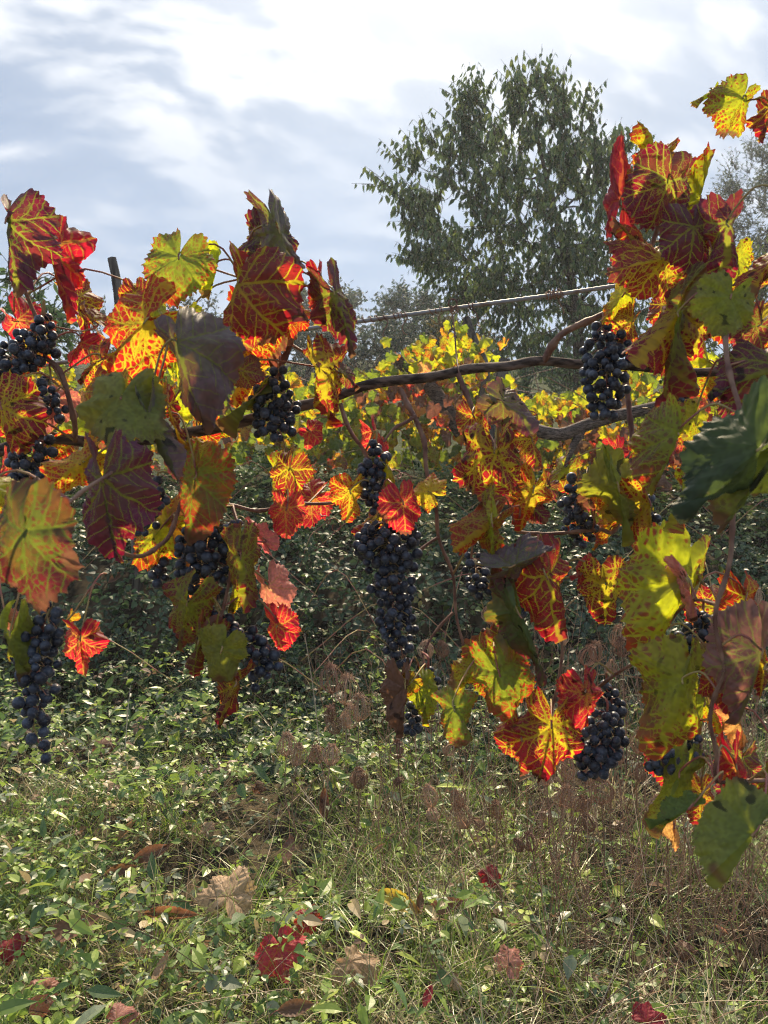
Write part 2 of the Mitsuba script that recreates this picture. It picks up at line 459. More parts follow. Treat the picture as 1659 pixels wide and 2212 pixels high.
def herbs():
    r = np.random.default_rng(33)
    parts = []
    for (n, tmpl, s0, s1, dens) in ((10500, TRI, 0.014, 0.036, 1.0), (7500, OV, 0.018, 0.060, 0.9), (3500, LONG, 0.03, 0.09, 0.9)):
        x, y = field_points(n, r, 1.3, 4.1)
        clump = meshkit.fbm(np.stack([x * 3.4 + 50 * dens, y * 3.4, x * 0 + n], -1), 3, 14)
        keep = r.random(n) < np.clip(lush(x, y) * 1.5 * dens, 0.12, 1) * np.clip((clump - 0.38) * 6, 0.16, 1)
        x, y = x[keep], y[keep]
        m = len(x)
        g = ground_z(x, y)
        q = np.stack([x * 2.2, y * 2.2, x * 0], -1)
        hgt = (0.03 + 0.42 * np.clip(meshkit.fbm(q + 9, 3, 2) - 0.22, 0, 1)) * (0.20 + 0.90 * r.random(m) ** 0.6)
        d = rand_dirs(m, r) * [1, 1, 0.4]
        nrm = unit([0, 0.0, 1.0] + 0.65 * rand_dirs(m, r))
        col = pick([(0.17, 0.27, 0.06), (0.28, 0.40, 0.07), (0.09, 0.165, 0.055), (0.39, 0.48, 0.09), (0.20, 0.25, 0.16), (0.40, 0.32, 0.17), (0.24, 0.15, 0.09)], m, r, [0.26, 0.22, 0.20, 0.10, 0.12, 0.06, 0.04])
        parts.append(scatter(*tmpl, np.stack([x, y, g + hgt], 1), frames_from(d, nrm), s0 + (s1 - s0) * r.random(m) ** 1.4, col))
    scene["ground_cover"] = plyc(joinc(parts), "herb_material")
    tag("ground_cover", "low leafy green weeds covering the ground", "weeds", kind="stuff")


herbs()


def blade_template(n=5):
    t = np.linspace(0, 1, n)
    w = 0.5 * (1 - t**1.6) * (0.55 + 0.45 * np.minimum(1, t * 4)) + 0.02
    l = np.stack([-w, t * 0, t], 1)
    v = np.empty((2 * n, 3))
    v[0::2], v[1::2] = l, l * [-1, 1, 1]
    f = []
    for k in range(n - 1):
        f += [[2 * k, 2 * k + 1, 2 * k + 3], [2 * k, 2 * k + 3, 2 * k + 2]]
    return v, np.array(f), np.repeat(t, 2)


def blades(x, y, length, width, lean, curve, color, r, z0=None):
    tv, tf, t = blade_template()
    n = len(x)
    a = r.random(n) * 2 * PI
    side = np.stack([-np.sin(a), np.cos(a), a * 0], -1)
    out = np.stack([np.cos(a), np.sin(a), a * 0], -1)
    ang = lean[:, None] + curve[:, None] * t[None]
    dt = np.diff(np.concatenate([t[::2], [1]]))[:, None].T
    tt = t[::2]
    angs = lean[:, None] + curve[:, None] * tt[None]
    step = np.diff(tt, prepend=0)[None] * length[:, None]
    ho, up = np.cumsum(np.sin(angs) * step, 1), np.cumsum(np.cos(angs) * step, 1)
    base = np.stack([x, y, ground_z(x, y) if z0 is None else z0], -1)
    c = base[:, None] + out[:, None] * ho[..., None] + np.array([0, 0, 1.0]) * up[..., None]
    wv = np.abs(tv[0::2, 0])[None] * width[:, None]
    v = np.empty((n, 2 * len(tt), 3))
    v[:, 0::2] = c - side[:, None] * wv[..., None]
    v[:, 1::2] = c + side[:, None] * wv[..., None]
    f = tf[None] + (np.arange(n) * 2 * len(tt))[:, None, None]
    col = np.repeat(color[:, None], 2 * len(tt), 1)
    return v.reshape(-1, 3), f.reshape(-1, 3), np.clip(col.reshape(-1, 3), 0, 1)


def grasses():
    r = np.random.default_rng(44)
    n = 34000
    x, y = field_points(n, r, 1.25, 3.9)
    keep = r.random(n) < np.clip((meshkit.fbm(np.stack([x * 3.1, y * 3.1 + 70, x * 0], -1), 3, 15) - 0.38) * 5, 0.12, 1)
    x, y = x[keep], y[keep]
    n = len(x)
    lu = lush(x, y)
    green = r.random(n) < 0.38 + 0.5 * lu
    col = np.where(green[:, None], pick([(0.20, 0.29, 0.05), (0.30, 0.39, 0.07), (0.12, 0.18, 0.05)], n, r), pick([(0.42, 0.34, 0.21), (0.32, 0.24, 0.15), (0.52, 0.46, 0.33), (0.24, 0.16, 0.10)], n, r))
    L = 0.08 + 0.20 * r.random(n) ** 1.5
    g1 = blades(x, y, L, 0.0018 + 0.0022 * r.random(n), 0.1 + 0.7 * r.random(n), 0.3 + 1.6 * r.random(n), col, r)
    cx, cy = field_points(80, r, 1.35, 3.4)                      # tufts
    cx = np.concatenate([cx, [0.10, 0.18, 0.02, 0.25, -0.05]])
    cy = np.concatenate([cy, [1.86, 1.80, 1.83, 1.95, 1.78]])
    m = 34 * len(cx)
    x, y = np.repeat(cx, 34) + 0.035 * r.normal(size=m), np.repeat(cy, 34) + 0.035 * r.normal(size=m)
    tc = pick([(0.21, 0.33, 0.05), (0.31, 0.41, 0.07), (0.48, 0.41, 0.25)], len(cx), r, [0.5, 0.25, 0.25])
    g2 = blades(x, y, 0.14 + 0.20 * r.random(m), 0.003 + 0.002 * r.random(m), 0.1 + 0.6 * r.random(m), 0.4 + 1.2 * r.random(m), np.repeat(tc, 34, 0) * (0.8 + 0.4 * r.random((m, 1))), r)
    scene["grass"] = plyc(joinc([g1, g2]), "herb_material")
    tag("grass", "mixed green and straw coloured grass under the vine", "grass", kind="stuff")
    # thin dry stems lying and leaning through the grass
    out, cols = [], []
    for k in range(950):
        xx, yy = field_points(1, r, 1.3, 3.7)
        xx, yy = float(xx[0]), float(yy[0])
        if xx < 0.1 and r.random() < 0.55:
            continue
        a, tilt, L = r.random() * 2 * PI, r.random() ** 0.7 * 1.35, 0.18 + 0.45 * r.random()
        p0 = np.array([xx, yy, float(ground_z(np.array(xx), np.array(yy)))])
        d = np.array([math.sin(tilt) * math.cos(a), math.sin(tilt) * math.sin(a), math.cos(tilt)])
        p1 = p0 + d * L * 0.5 + r.normal(size=3) * 0.015
        p2 = p0 + d * L + np.array([math.cos(a), math.sin(a), -0.6]) * 0.08 * r.random()
        v, f = tube(smoothline([p0, p1, p2], 7), np.linspace(0.0013, 0.0007, 7), 3, cap=False)
        out.append((v, f))
        cols.append(np.repeat(pick([(0.36, 0.24, 0.15), (0.48, 0.39, 0.27), (0.18, 0.10, 0.07)], 1, r), len(v), 0))
    for k in range(320):                                          # tall brown stems, mostly on the right
        yy = 1.7 + 1.9 * r.random()
        xx = yy * 0.5 * (r.random() ** 0.6 * 1.3 - 0.22)
        L, a, tilt = 0.25 + 0.45 * r.random(), r.random() * 2 * PI, 0.08 + 0.35 * r.random()
        p0 = np.array([xx, yy, float(ground_z(np.array(xx), np.array(yy)))])
        p1 = p0 + np.array([math.sin(tilt) * math.cos(a), math.sin(tilt) * math.sin(a), math.cos(tilt)]) * L
        line = smoothline([p0, (p0 + p1) / 2 + r.normal(size=3) * 0.012, p1], 8)
        fork = [tube(line, np.linspace(0.0017, 0.0008, 8), 3, cap=False)]
        for b in range(int(r.integers(1, 4))):
            e = line[int(r.integers(3, 7))]
            fork.append(tube(smoothline([e, e + (unit(r.normal(size=3)) * 0.7 + [0, 0, 0.8]) * 0.07, e + (unit(r.normal(size=3)) * 0.3 + [0, 0, 1.0]) * 0.12], 5), np.linspace(0.001, 0.0007, 5), 3, cap=False))
        v, f = join(fork)
        out.append((v, f))
        cols.append(np.repeat(pick([(0.30, 0.17, 0.11), (0.36, 0.23, 0.15), (0.22, 0.12, 0.08)], 1, r), len(v), 0))
    v, f = join(out)
    scene["dry_grass"] = plyc((v, f, np.clip(np.vstack(cols), 0, 1)), "dry_material", smooth=True)
    tag("dry_grass", "thin dry straw stems tangled through the grass", "dry grass", kind="stuff")


grasses()


# ------------------------------------------------------------------ dry wild carrot stalks with nest-like heads
def carrot(px, py, bx, by, depth, head=0.028, seed=0, label=""):
    """Head seen at (px, py); the stalk's foot seen towards (bx, by)."""
    r = np.random.default_rng(seed + 900)
    top = at(px, py, depth)
    foot = at(bx, by, depth)
    k = (top[2] - float(ground_z(np.array(foot[0]), np.array(foot[1])))) / max(top[2] - foot[2], 0.05)
    foot = top + (foot - top) * min(max(k, 0.5), 4)
    foot[2] = float(ground_z(np.array(foot[0]), np.array(foot[1]))) - 0.01
    head = head * 1.5
    key = thing("dry_stalk", label, "weed", "dry weed stalks standing in the grass")
    line = smoothline([foot, (foot + top) / 2 + r.normal(size=3) * [0.02, 0.02, 0.0], top], 14)
    tint = pick([(0.25, 0.15, 0.095), (0.32, 0.21, 0.14), (0.20, 0.11, 0.075)], 1, r)[0]
    v, f = tube(line, np.linspace(0.0030, 0.0018, 14), 5)
    part(key, "stem", plyc((v, f, np.repeat(tint[None], len(v), 0)), "dry_material", smooth=True))
    ax = unit(line[-1] - line[-3])
    def make(center, axis, size):
        out = []
        x = unit(np.cross(axis, [0.3, 0.1, 0.9]))
        yv = np.cross(axis, x)
        for q in range(34):
            a, o = r.random() * 2 * PI, 0.35 + 0.65 * r.random()
            e = x * math.cos(a) + yv * math.sin(a)
            p = [center, center + e * size * 0.75 * o + axis * size * 0.45, center + e * size * (0.55 + 0.3 * o) * o + axis * size * 1.2, center + e * size * 0.25 * o + axis * size * (1.55 + 0.2 * r.random())]
            out.append(tube(smoothline(p, 6), np.linspace(0.0012, 0.0008, 6), 3, cap=False))
            tip = p[-1]
            for b in range(3):
                out.append(tube(smoothline([tip, tip + unit(r.normal(size=3)) * size * 0.28], 2), [0.0011, 0.0009], 3, cap=False))
        return join(out)
    v, f = make(line[-1], ax, head)
    part(key, "seed_head", plyc((v, f, np.clip(np.repeat((tint * 1.25)[None], len(v), 0), 0, 1)), "dry_material"))
    if r.random() < 0.6:
        k2 = int(6 + 4 * r.random())
        p0 = line[k2]
        p1 = p0 + unit(r.normal(size=3) * [1, 0.6, 0] + [0, 0, 1.2]) * (0.07 + 0.08 * r.random())
        v, f = join([tube(smoothline([p0, p1], 4), [0.0013, 0.0012, 0.0011, 0.001], 4), make(p1, unit(p1 - p0), head * 0.7)])
        part(key, "side_branch", plyc((v, f, np.clip(np.repeat((tint * 1.1)[None], len(v), 0), 0, 1)), "dry_material"))


ORD = "first second third fourth fifth sixth seventh eighth".split()
seed_ = 0
for where, stalks in [
    ("in the big brown clump", [(718, 1500, 735, 1700, 3.1, .045), (745, 1525, 760, 1720, 3.1, .045), (775, 1560, 760, 1760, 3.0, .04), (755, 1575, 745, 1700, 3.0, .035)]),
    ("in the small row below the big brown clump", [(618, 1635, 640, 1800, 2.7, .03), (640, 1655, 650, 1800, 2.6, .028), (692, 1650, 705, 1800, 2.7, .025), (712, 1655, 700, 1800, 2.6, .026), (775, 1705, 740, 1900, 2.5, .025), (860, 1640, 900, 1860, 2.6, .024)]),
    ("between the longest grape bunch and the sideways grey leaf", [(915, 1560, 960, 1760, 2.8, .028), (925, 1425, 950, 1650, 3.3, .03), (960, 1420, 990, 1620, 3.2, .026), (1020, 1465, 1010, 1650, 3.1, .028), (1060, 1350, 1040, 1600, 3.4, .034)]),
    ("in the grass below the pair of red leaves", [(935, 1745, 1050, 1960, 2.4, .026), (1010, 1790, 1080, 1980, 2.3, .03), (1080, 1770, 1070, 1980, 2.4, .024), (1150, 1840, 1180, 2010, 2.2, .02), (1180, 1700, 1190, 1900, 2.4, .026), (1215, 1745, 1200, 1960, 2.3, .028), (1230, 1685, 1240, 1850, 2.4, .028)]),
    ("behind the crimson leaf at right", [(1215, 1395, 1185, 1690, 2.7, .02), (1262, 1440, 1230, 1680, 2.9, .03), (1290, 1430, 1300, 1650, 3.0, .03), (1330, 1400, 1320, 1620, 3.1, .034), (1345, 1420, 1350, 1650, 2.9, .028)]),
    ("under the lowest grape bunches at right", [(1300, 1740, 1290, 1950, 2.3, .03), (1330, 1655, 1330, 1850, 2.5, .026), (1380, 1630, 1375, 1830, 2.6, .032), (1420, 1770, 1440, 1960, 2.2, .024)]),
    ("along the right edge of the brambles", [(1490, 1240, 1500, 1500, 3.3, .026), (1630, 1310, 1600, 1600, 2.9, .026)]),
]:
    for k, a in enumerate(stalks):
        carrot(*a, seed=seed_, label=f"{ORD[k]} dry stalk from left {where}")
        seed_ += 1
carrot(1245, 2035, 1230, 2120, 2.1, .02, 60, "shortest dry stalk, with a tiny head, nearest the bottom edge")

# ------------------------------------------------------------------ vine leaves
LOBE_AT = np.array([0, 0.85, -0.85, 1.72, -1.72])


def vine_leaf(style, length=1.0, xs=1.0, lobing=0.5, fold=0.2, curl=0.5, droop=0.3, ruffle=0.06, na=260, nr=10, seed=0, teeth=None):
    """(v, f, uv) of one grape leaf: petiole end at the origin, tip along +y, face along +z."""
    r = np.random.default_rng(seed)
    th = np.linspace(-PI, PI, na + 1)
    core = 0.75 - 0.24 * lobing
    lob = np.array([1.0, 0.89, 0.89, 0.77, 0.77]) * (1 + 0.08 * r.normal(size=5))
    sig = np.array([0.40, 0.36, 0.36, 0.42, 0.42]) * (1.12 - 0.22 * lobing)
    R = core + ((lob - core)[None] * np.exp(-((th[:, None] - LOBE_AT[None]) / sig) ** 2)).sum(1)
    R *= 1 - 0.80 * np.exp(-((PI - np.abs(th)) / (0.16 + 0.20 * r.random())) ** 2)
    k = teeth or 34 + r.integers(0, 8)
    saw = np.abs(((th * k / PI + 0.12 * np.sin(th * 5 + r.random() * 6)) % 2) - 1)
    R *= 1 + (0.065 + 0.03 * r.random()) * (saw - 0.45) * (0.75 + 0.5 * np.sin(th * 6.5 + r.random() * 6) ** 2) + 0.025 * np.sin(th * 7 + r.random() * 6) + 0.02 * r.normal(size=len(th)) * (saw > 0.5)
    R[-1] = R[0]
    rad = (np.arange(1, nr + 1) / nr) ** 0.85
    X0 = np.vstack([[[0, 0]], (rad[:, None, None] * R[None, :, None] * np.stack([np.sin(th), np.cos(th)], -1)[None]).reshape(-1, 2)])
    u, vv = (X0[:, 0] + 1.25) / 2.5, (X0[:, 1] + 1.25) / 2.5
    x, y = X0[:, 0].copy(), X0[:, 1].copy()
    rho, ang = np.hypot(x, y), np.arctan2(x, y)
    rel = np.concatenate([[0], np.repeat(rad, na + 1)])
    near = np.abs(ang[:, None] - np.array([0, 0.85, -0.85, 1.78, -1.78])[None]).min(1)
    z = 0.085 * rho * np.minimum(near / 0.42, 1) ** 0.9
    q = (rho - 0.95 * rho * near + 0.25 * (rho * near) ** 2) / 0.18
    z += 0.017 * np.sin(q * 2 * PI) * np.minimum(1, rho * 2)
    z += 0.045 * (meshkit.fbm(np.stack([X0[:, 0] * 6, X0[:, 1] * 6, X0[:, 0] * 0 + seed % 97], -1), 2, 3) - 0.5)
    ph = r.random(6) * 2 * PI
    z += ruffle * rel**2 * (np.sin(ang * 3 + ph[0]) + 0.7 * np.sin(ang * 5 + ph[1]) + 0.6 * np.sin(ang * 8 + ph[2]))
    for c0 in LOBE_AT:
        z += 0.22 * (r.random() - 0.62) * rel**2 * rho * np.exp(-((ang - c0) / 0.42) ** 2)
    z += 0.06 * np.sin(x * 3.1 + ph[3]) * np.sin(y * 2.7 + ph[4])
    z -= 0.25 * curl * np.maximum(rel - 0.7, 0) ** 1.5 * (1 + np.sin(ang * 2 + ph[5]))
    x *= xs
    # cross section: an arc on each side of the midrib, turned by the fold angle
    for_side = np.array([fold * (1 + 0.35 * r.normal()), fold * (1 + 0.35 * r.normal())])[(x > 0).astype(int)]
    kap = 0.9 * curl + 1e-3
    ax = np.abs(x)
    cx, cz = np.sin(kap * ax) / kap, -(1 - np.cos(kap * ax)) / kap
    fx, fz = cx * np.cos(for_side) + cz * np.sin(for_side), -cx * np.sin(for_side) + cz * np.cos(for_side)
    nx, nz = np.sin(for_side + kap * ax), np.cos(for_side + kap * ax)
    x, zz = np.sign(x) * (fx + nx * z), fz + nz * z
    kd = droop + 1e-3
    yy = np.where(y > 0, np.sin(kd * y) / kd, y)
    dz = np.where(y > 0, -(1 - np.cos(kd * np.maximum(y, 0))) / kd, -0.15 * y * y)
    V = np.stack([x, yy + zz * np.sin(kd * np.maximum(y, 0)), dz + zz * np.cos(kd * np.maximum(y, 0))], 1) * length
    m = na + 1
    f = [[0, 1 + a, 2 + a] for a in range(na)]
    ii, jj = np.meshgrid(np.arange(nr - 1), np.arange(na), indexing="ij")
    a0 = (1 + ii * m + jj).ravel()
    f = np.vstack([np.array(f), np.stack([a0, a0 + m, a0 + m + 1], 1), np.stack([a0, a0 + m + 1, a0 + 1], 1)])
    num = look_id(style)
    uv = np.stack([num + np.clip(u, 0.001, 0.999), np.clip(vv, 0, 0.999)], 1)
    return V, f, uv


# ------------------------------------------------------------------ the vine in front
vine = thing("grapevine", "grapevine trained along the front wire, with red, yellow and green leaves and dark grapes", "grapevine")
SHOOTS = []                                                     # sampled points of all canes, for the petioles


def shoot(name, pts, r0, r1, material="cane_material", sides=9, roughness=0.10, nodes=True, holder=None):
    """pts: (px, py, depth); r0, r1 in pixels of the 1659-wide picture."""
    p = np.array([[*at(a, b, c), c] for a, b, c in pts])
    n = max(8, int(np.linalg.norm(np.diff(p[:, :3], axis=0), axis=1).sum() / 0.008))
    q = smoothline(p, n)
    s = len(SHOOTS)
    q[:, :3] += 0.0022 * np.stack([np.sin(np.arange(n) * 0.31 + s + k * 2) for k in range(3)], 1)
    rad = np.linspace(r0, r1, n) * q[:, 3] / F
    if nodes:
        d = np.concatenate([[0], np.cumsum(np.linalg.norm(np.diff(q[:, :3], axis=0), axis=1))])
        rad = rad * (1 + 0.38 * np.exp(-(((d % 0.062) - 0.031) / 0.0055) ** 2))
    SHOOTS.append(q[:, :3])
    return part(holder or vine, name, mikit.ply(tube(q[:, :3], rad, sides, roughness, seed=s), material, smooth=True))


k = shoot("cordon", [(-60, 985, 1.16), (90, 950, 1.16), (240, 955, 1.17), (400, 940, 1.18), (560, 897, 1.2), (640, 880, 1.2), (740, 850, 1.2), (860, 820, 1.2), (980, 806, 1.21), (1080, 790, 1.22), (1165, 783, 1.22), (1275, 785, 1.23), (1400, 796, 1.24), (1540, 802, 1.25), (1720, 790, 1.25)], 13, 9.5, "bark_material", 14, 0.16, nodes=False)
for pts, r0, r1 in [
    ([(1168, 782, 1.22), (1190, 752, 1.21), (1228, 715, 1.2), (1295, 678, 1.2), (1345, 655, 1.19), (1400, 560, 1.18), (1432, 440, 1.17), (1436, 330, 1.17)], 8.5, 4.0),
    ([(862, 840, 1.2), (880, 875, 1.19), (900, 905, 1.18), (915, 950, 1.18), (917, 1005, 1.18), (930, 1060, 1.18), (945, 1097, 1.18), (948, 1164, 1.18), (975, 1240, 1.18), (985, 1324, 1.18), (1005, 1397, 1.17)], 6.0, 2.6),
    ([(898, 900, 1.18), (880, 915, 1.18), (855, 928, 1.18), (832, 955, 1.17)], 4.2, 2.6),
    ([(992, 812, 1.2), (1005, 838, 1.19), (1028, 895, 1.18), (1056, 945, 1.16), (1075, 985, 1.14)], 6.0, 4.0),
    ([(560, 890, 1.2), (585, 830, 1.19), (603, 788, 1.18), (628, 738, 1.17), (636, 690, 1.16), (612, 650, 1.14), (575, 625, 1.12), (520, 600, 1.10)], 7.5, 3.6),
    ([(628, 740, 1.17), (660, 760, 1.16), (700, 785, 1.13), (690, 795, 1.12)], 3.0, 2.0),
    ([(330, 945, 1.17), (350, 880, 1.0), (330, 842, 0.95), (297, 895, 0.88), (262, 975, 0.84), (225, 1030, 0.80), (150, 1090, 0.76), (70, 1140, 0.72)], 6.5, 3.5),
    ([(1620, 795, 1.22), (1570, 640, 1.05), (1560, 600, 0.98), (1572, 757, 0.9), (1598, 897, 0.86), (1595, 1060, 0.84), (1578, 1180, 0.84), (1550, 1310, 0.84), (1556, 1400, 0.84), (1558, 1470, 0.85), (1536, 1560, 0.86), (1545, 1640, 0.87), (1552, 1690, 0.87)], 6.5, 4.0),
    ([(1552, 1690, 0.87), (1590, 1692, 0.86), (1640, 1690, 0.85), (1720, 1685, 0.85)], 4.0, 4.5),
    ([(948, 1164, 1.18), (930, 1175, 1.17), (905, 1190, 1.16)], 3.6, 2.6),
    ([(982, 1326, 1.18), (955, 1350, 1.17), (930, 1378, 1.16), (911, 1410, 1.15)], 3.4, 2.2),
    ([(1005, 1395, 1.17), (1030, 1380, 1.16), (1045, 1360, 1.15), (1080, 1450, 1.1)], 3.2, 2.4),
    ([(400, 945, 1.18), (404, 985, 1.15), (408, 1028, 1.12), (440, 1080, 1.12), (500, 1088, 1.14), (560, 1103, 1.16), (630, 1092, 1.17), (700, 1088, 1.17), (735, 1072, 1.17), (785, 1010, 1.17)], 4.6, 3.2),
    ([(95, 770, 1.12), (128, 800, 1.12), (148, 850, 1.12), (163, 915, 1.13), (160, 950, 1.15)], 5.0, 6.0),
    ([(20, 560, 1.08), (50, 615, 1.08), (70, 663, 1.09), (87, 708, 1.1), (95, 770, 1.12)], 3.6, 5.0),
    ([(230, 1160, 0.95), (262, 1192, 0.97), (300, 1198, 1.0), (340, 1180, 1.04), (373, 1152, 1.07), (408, 1030, 1.12)], 5.0, 4.4),
    ([(1120, 1152, 1.12), (1180, 1150, 1.13), (1290, 1146, 1.14), (1333, 1138, 1.14), (1362, 985, 1.2), (1362, 882, 1.22), (1345, 800, 1.24)], 3.6, 6.0),
    ([(1283, 1493, 1.08), (1320, 1458, 1.05), (1405, 1411, 1.0), (1480, 1300, 0.92), (1550, 1310, 0.86)], 3.4, 3.6),
    ([(735, 870, 1.2), (745, 910, 1.19), (763, 945, 1.18), (790, 980, 1.17), (808, 1030, 1.15), (824, 1068, 1.13)], 5.0, 3.4),
    ([(500, 1200, 1.08), (516, 1150, 1.1), (505, 1095, 1.14)], 3.0, 3.6),
    ([(455, 1460, 1.0), (470, 1400, 1.0), (478, 1330, 1.02), (490, 1260, 1.05), (510, 1160, 1.1)], 3.2, 3.8),
    ([(1720, 200, 1.1), (1655, 212, 1.08), (1610, 211, 1.06)], 2.4, 1.8),
    ([(1700, 900, 0.80), (1690, 700, 0.82), (1700, 500, 0.88), (1720, 300, 1.0), (1725, 190, 1.1)], 5, 3),
    ([(1190, 1560, 1.08), (1200, 1480, 1.1), (1215, 1385, 1.12), (1190, 1250, 1.12), (1160, 1160, 1.12)], 2.8, 3.4),
    ([(1360, 980, 1.2), (1345, 1040, 1.18), (1330, 1140, 1.14)], 3, 3),
    ([(900, 1480, 1.12), (912, 1440, 1.13), (911, 1410, 1.15)], 2.0, 2.2),
]:
    shoot("shoot", pts, r0, r1)
ALLSHOOT = np.vstack(SHOOTS)

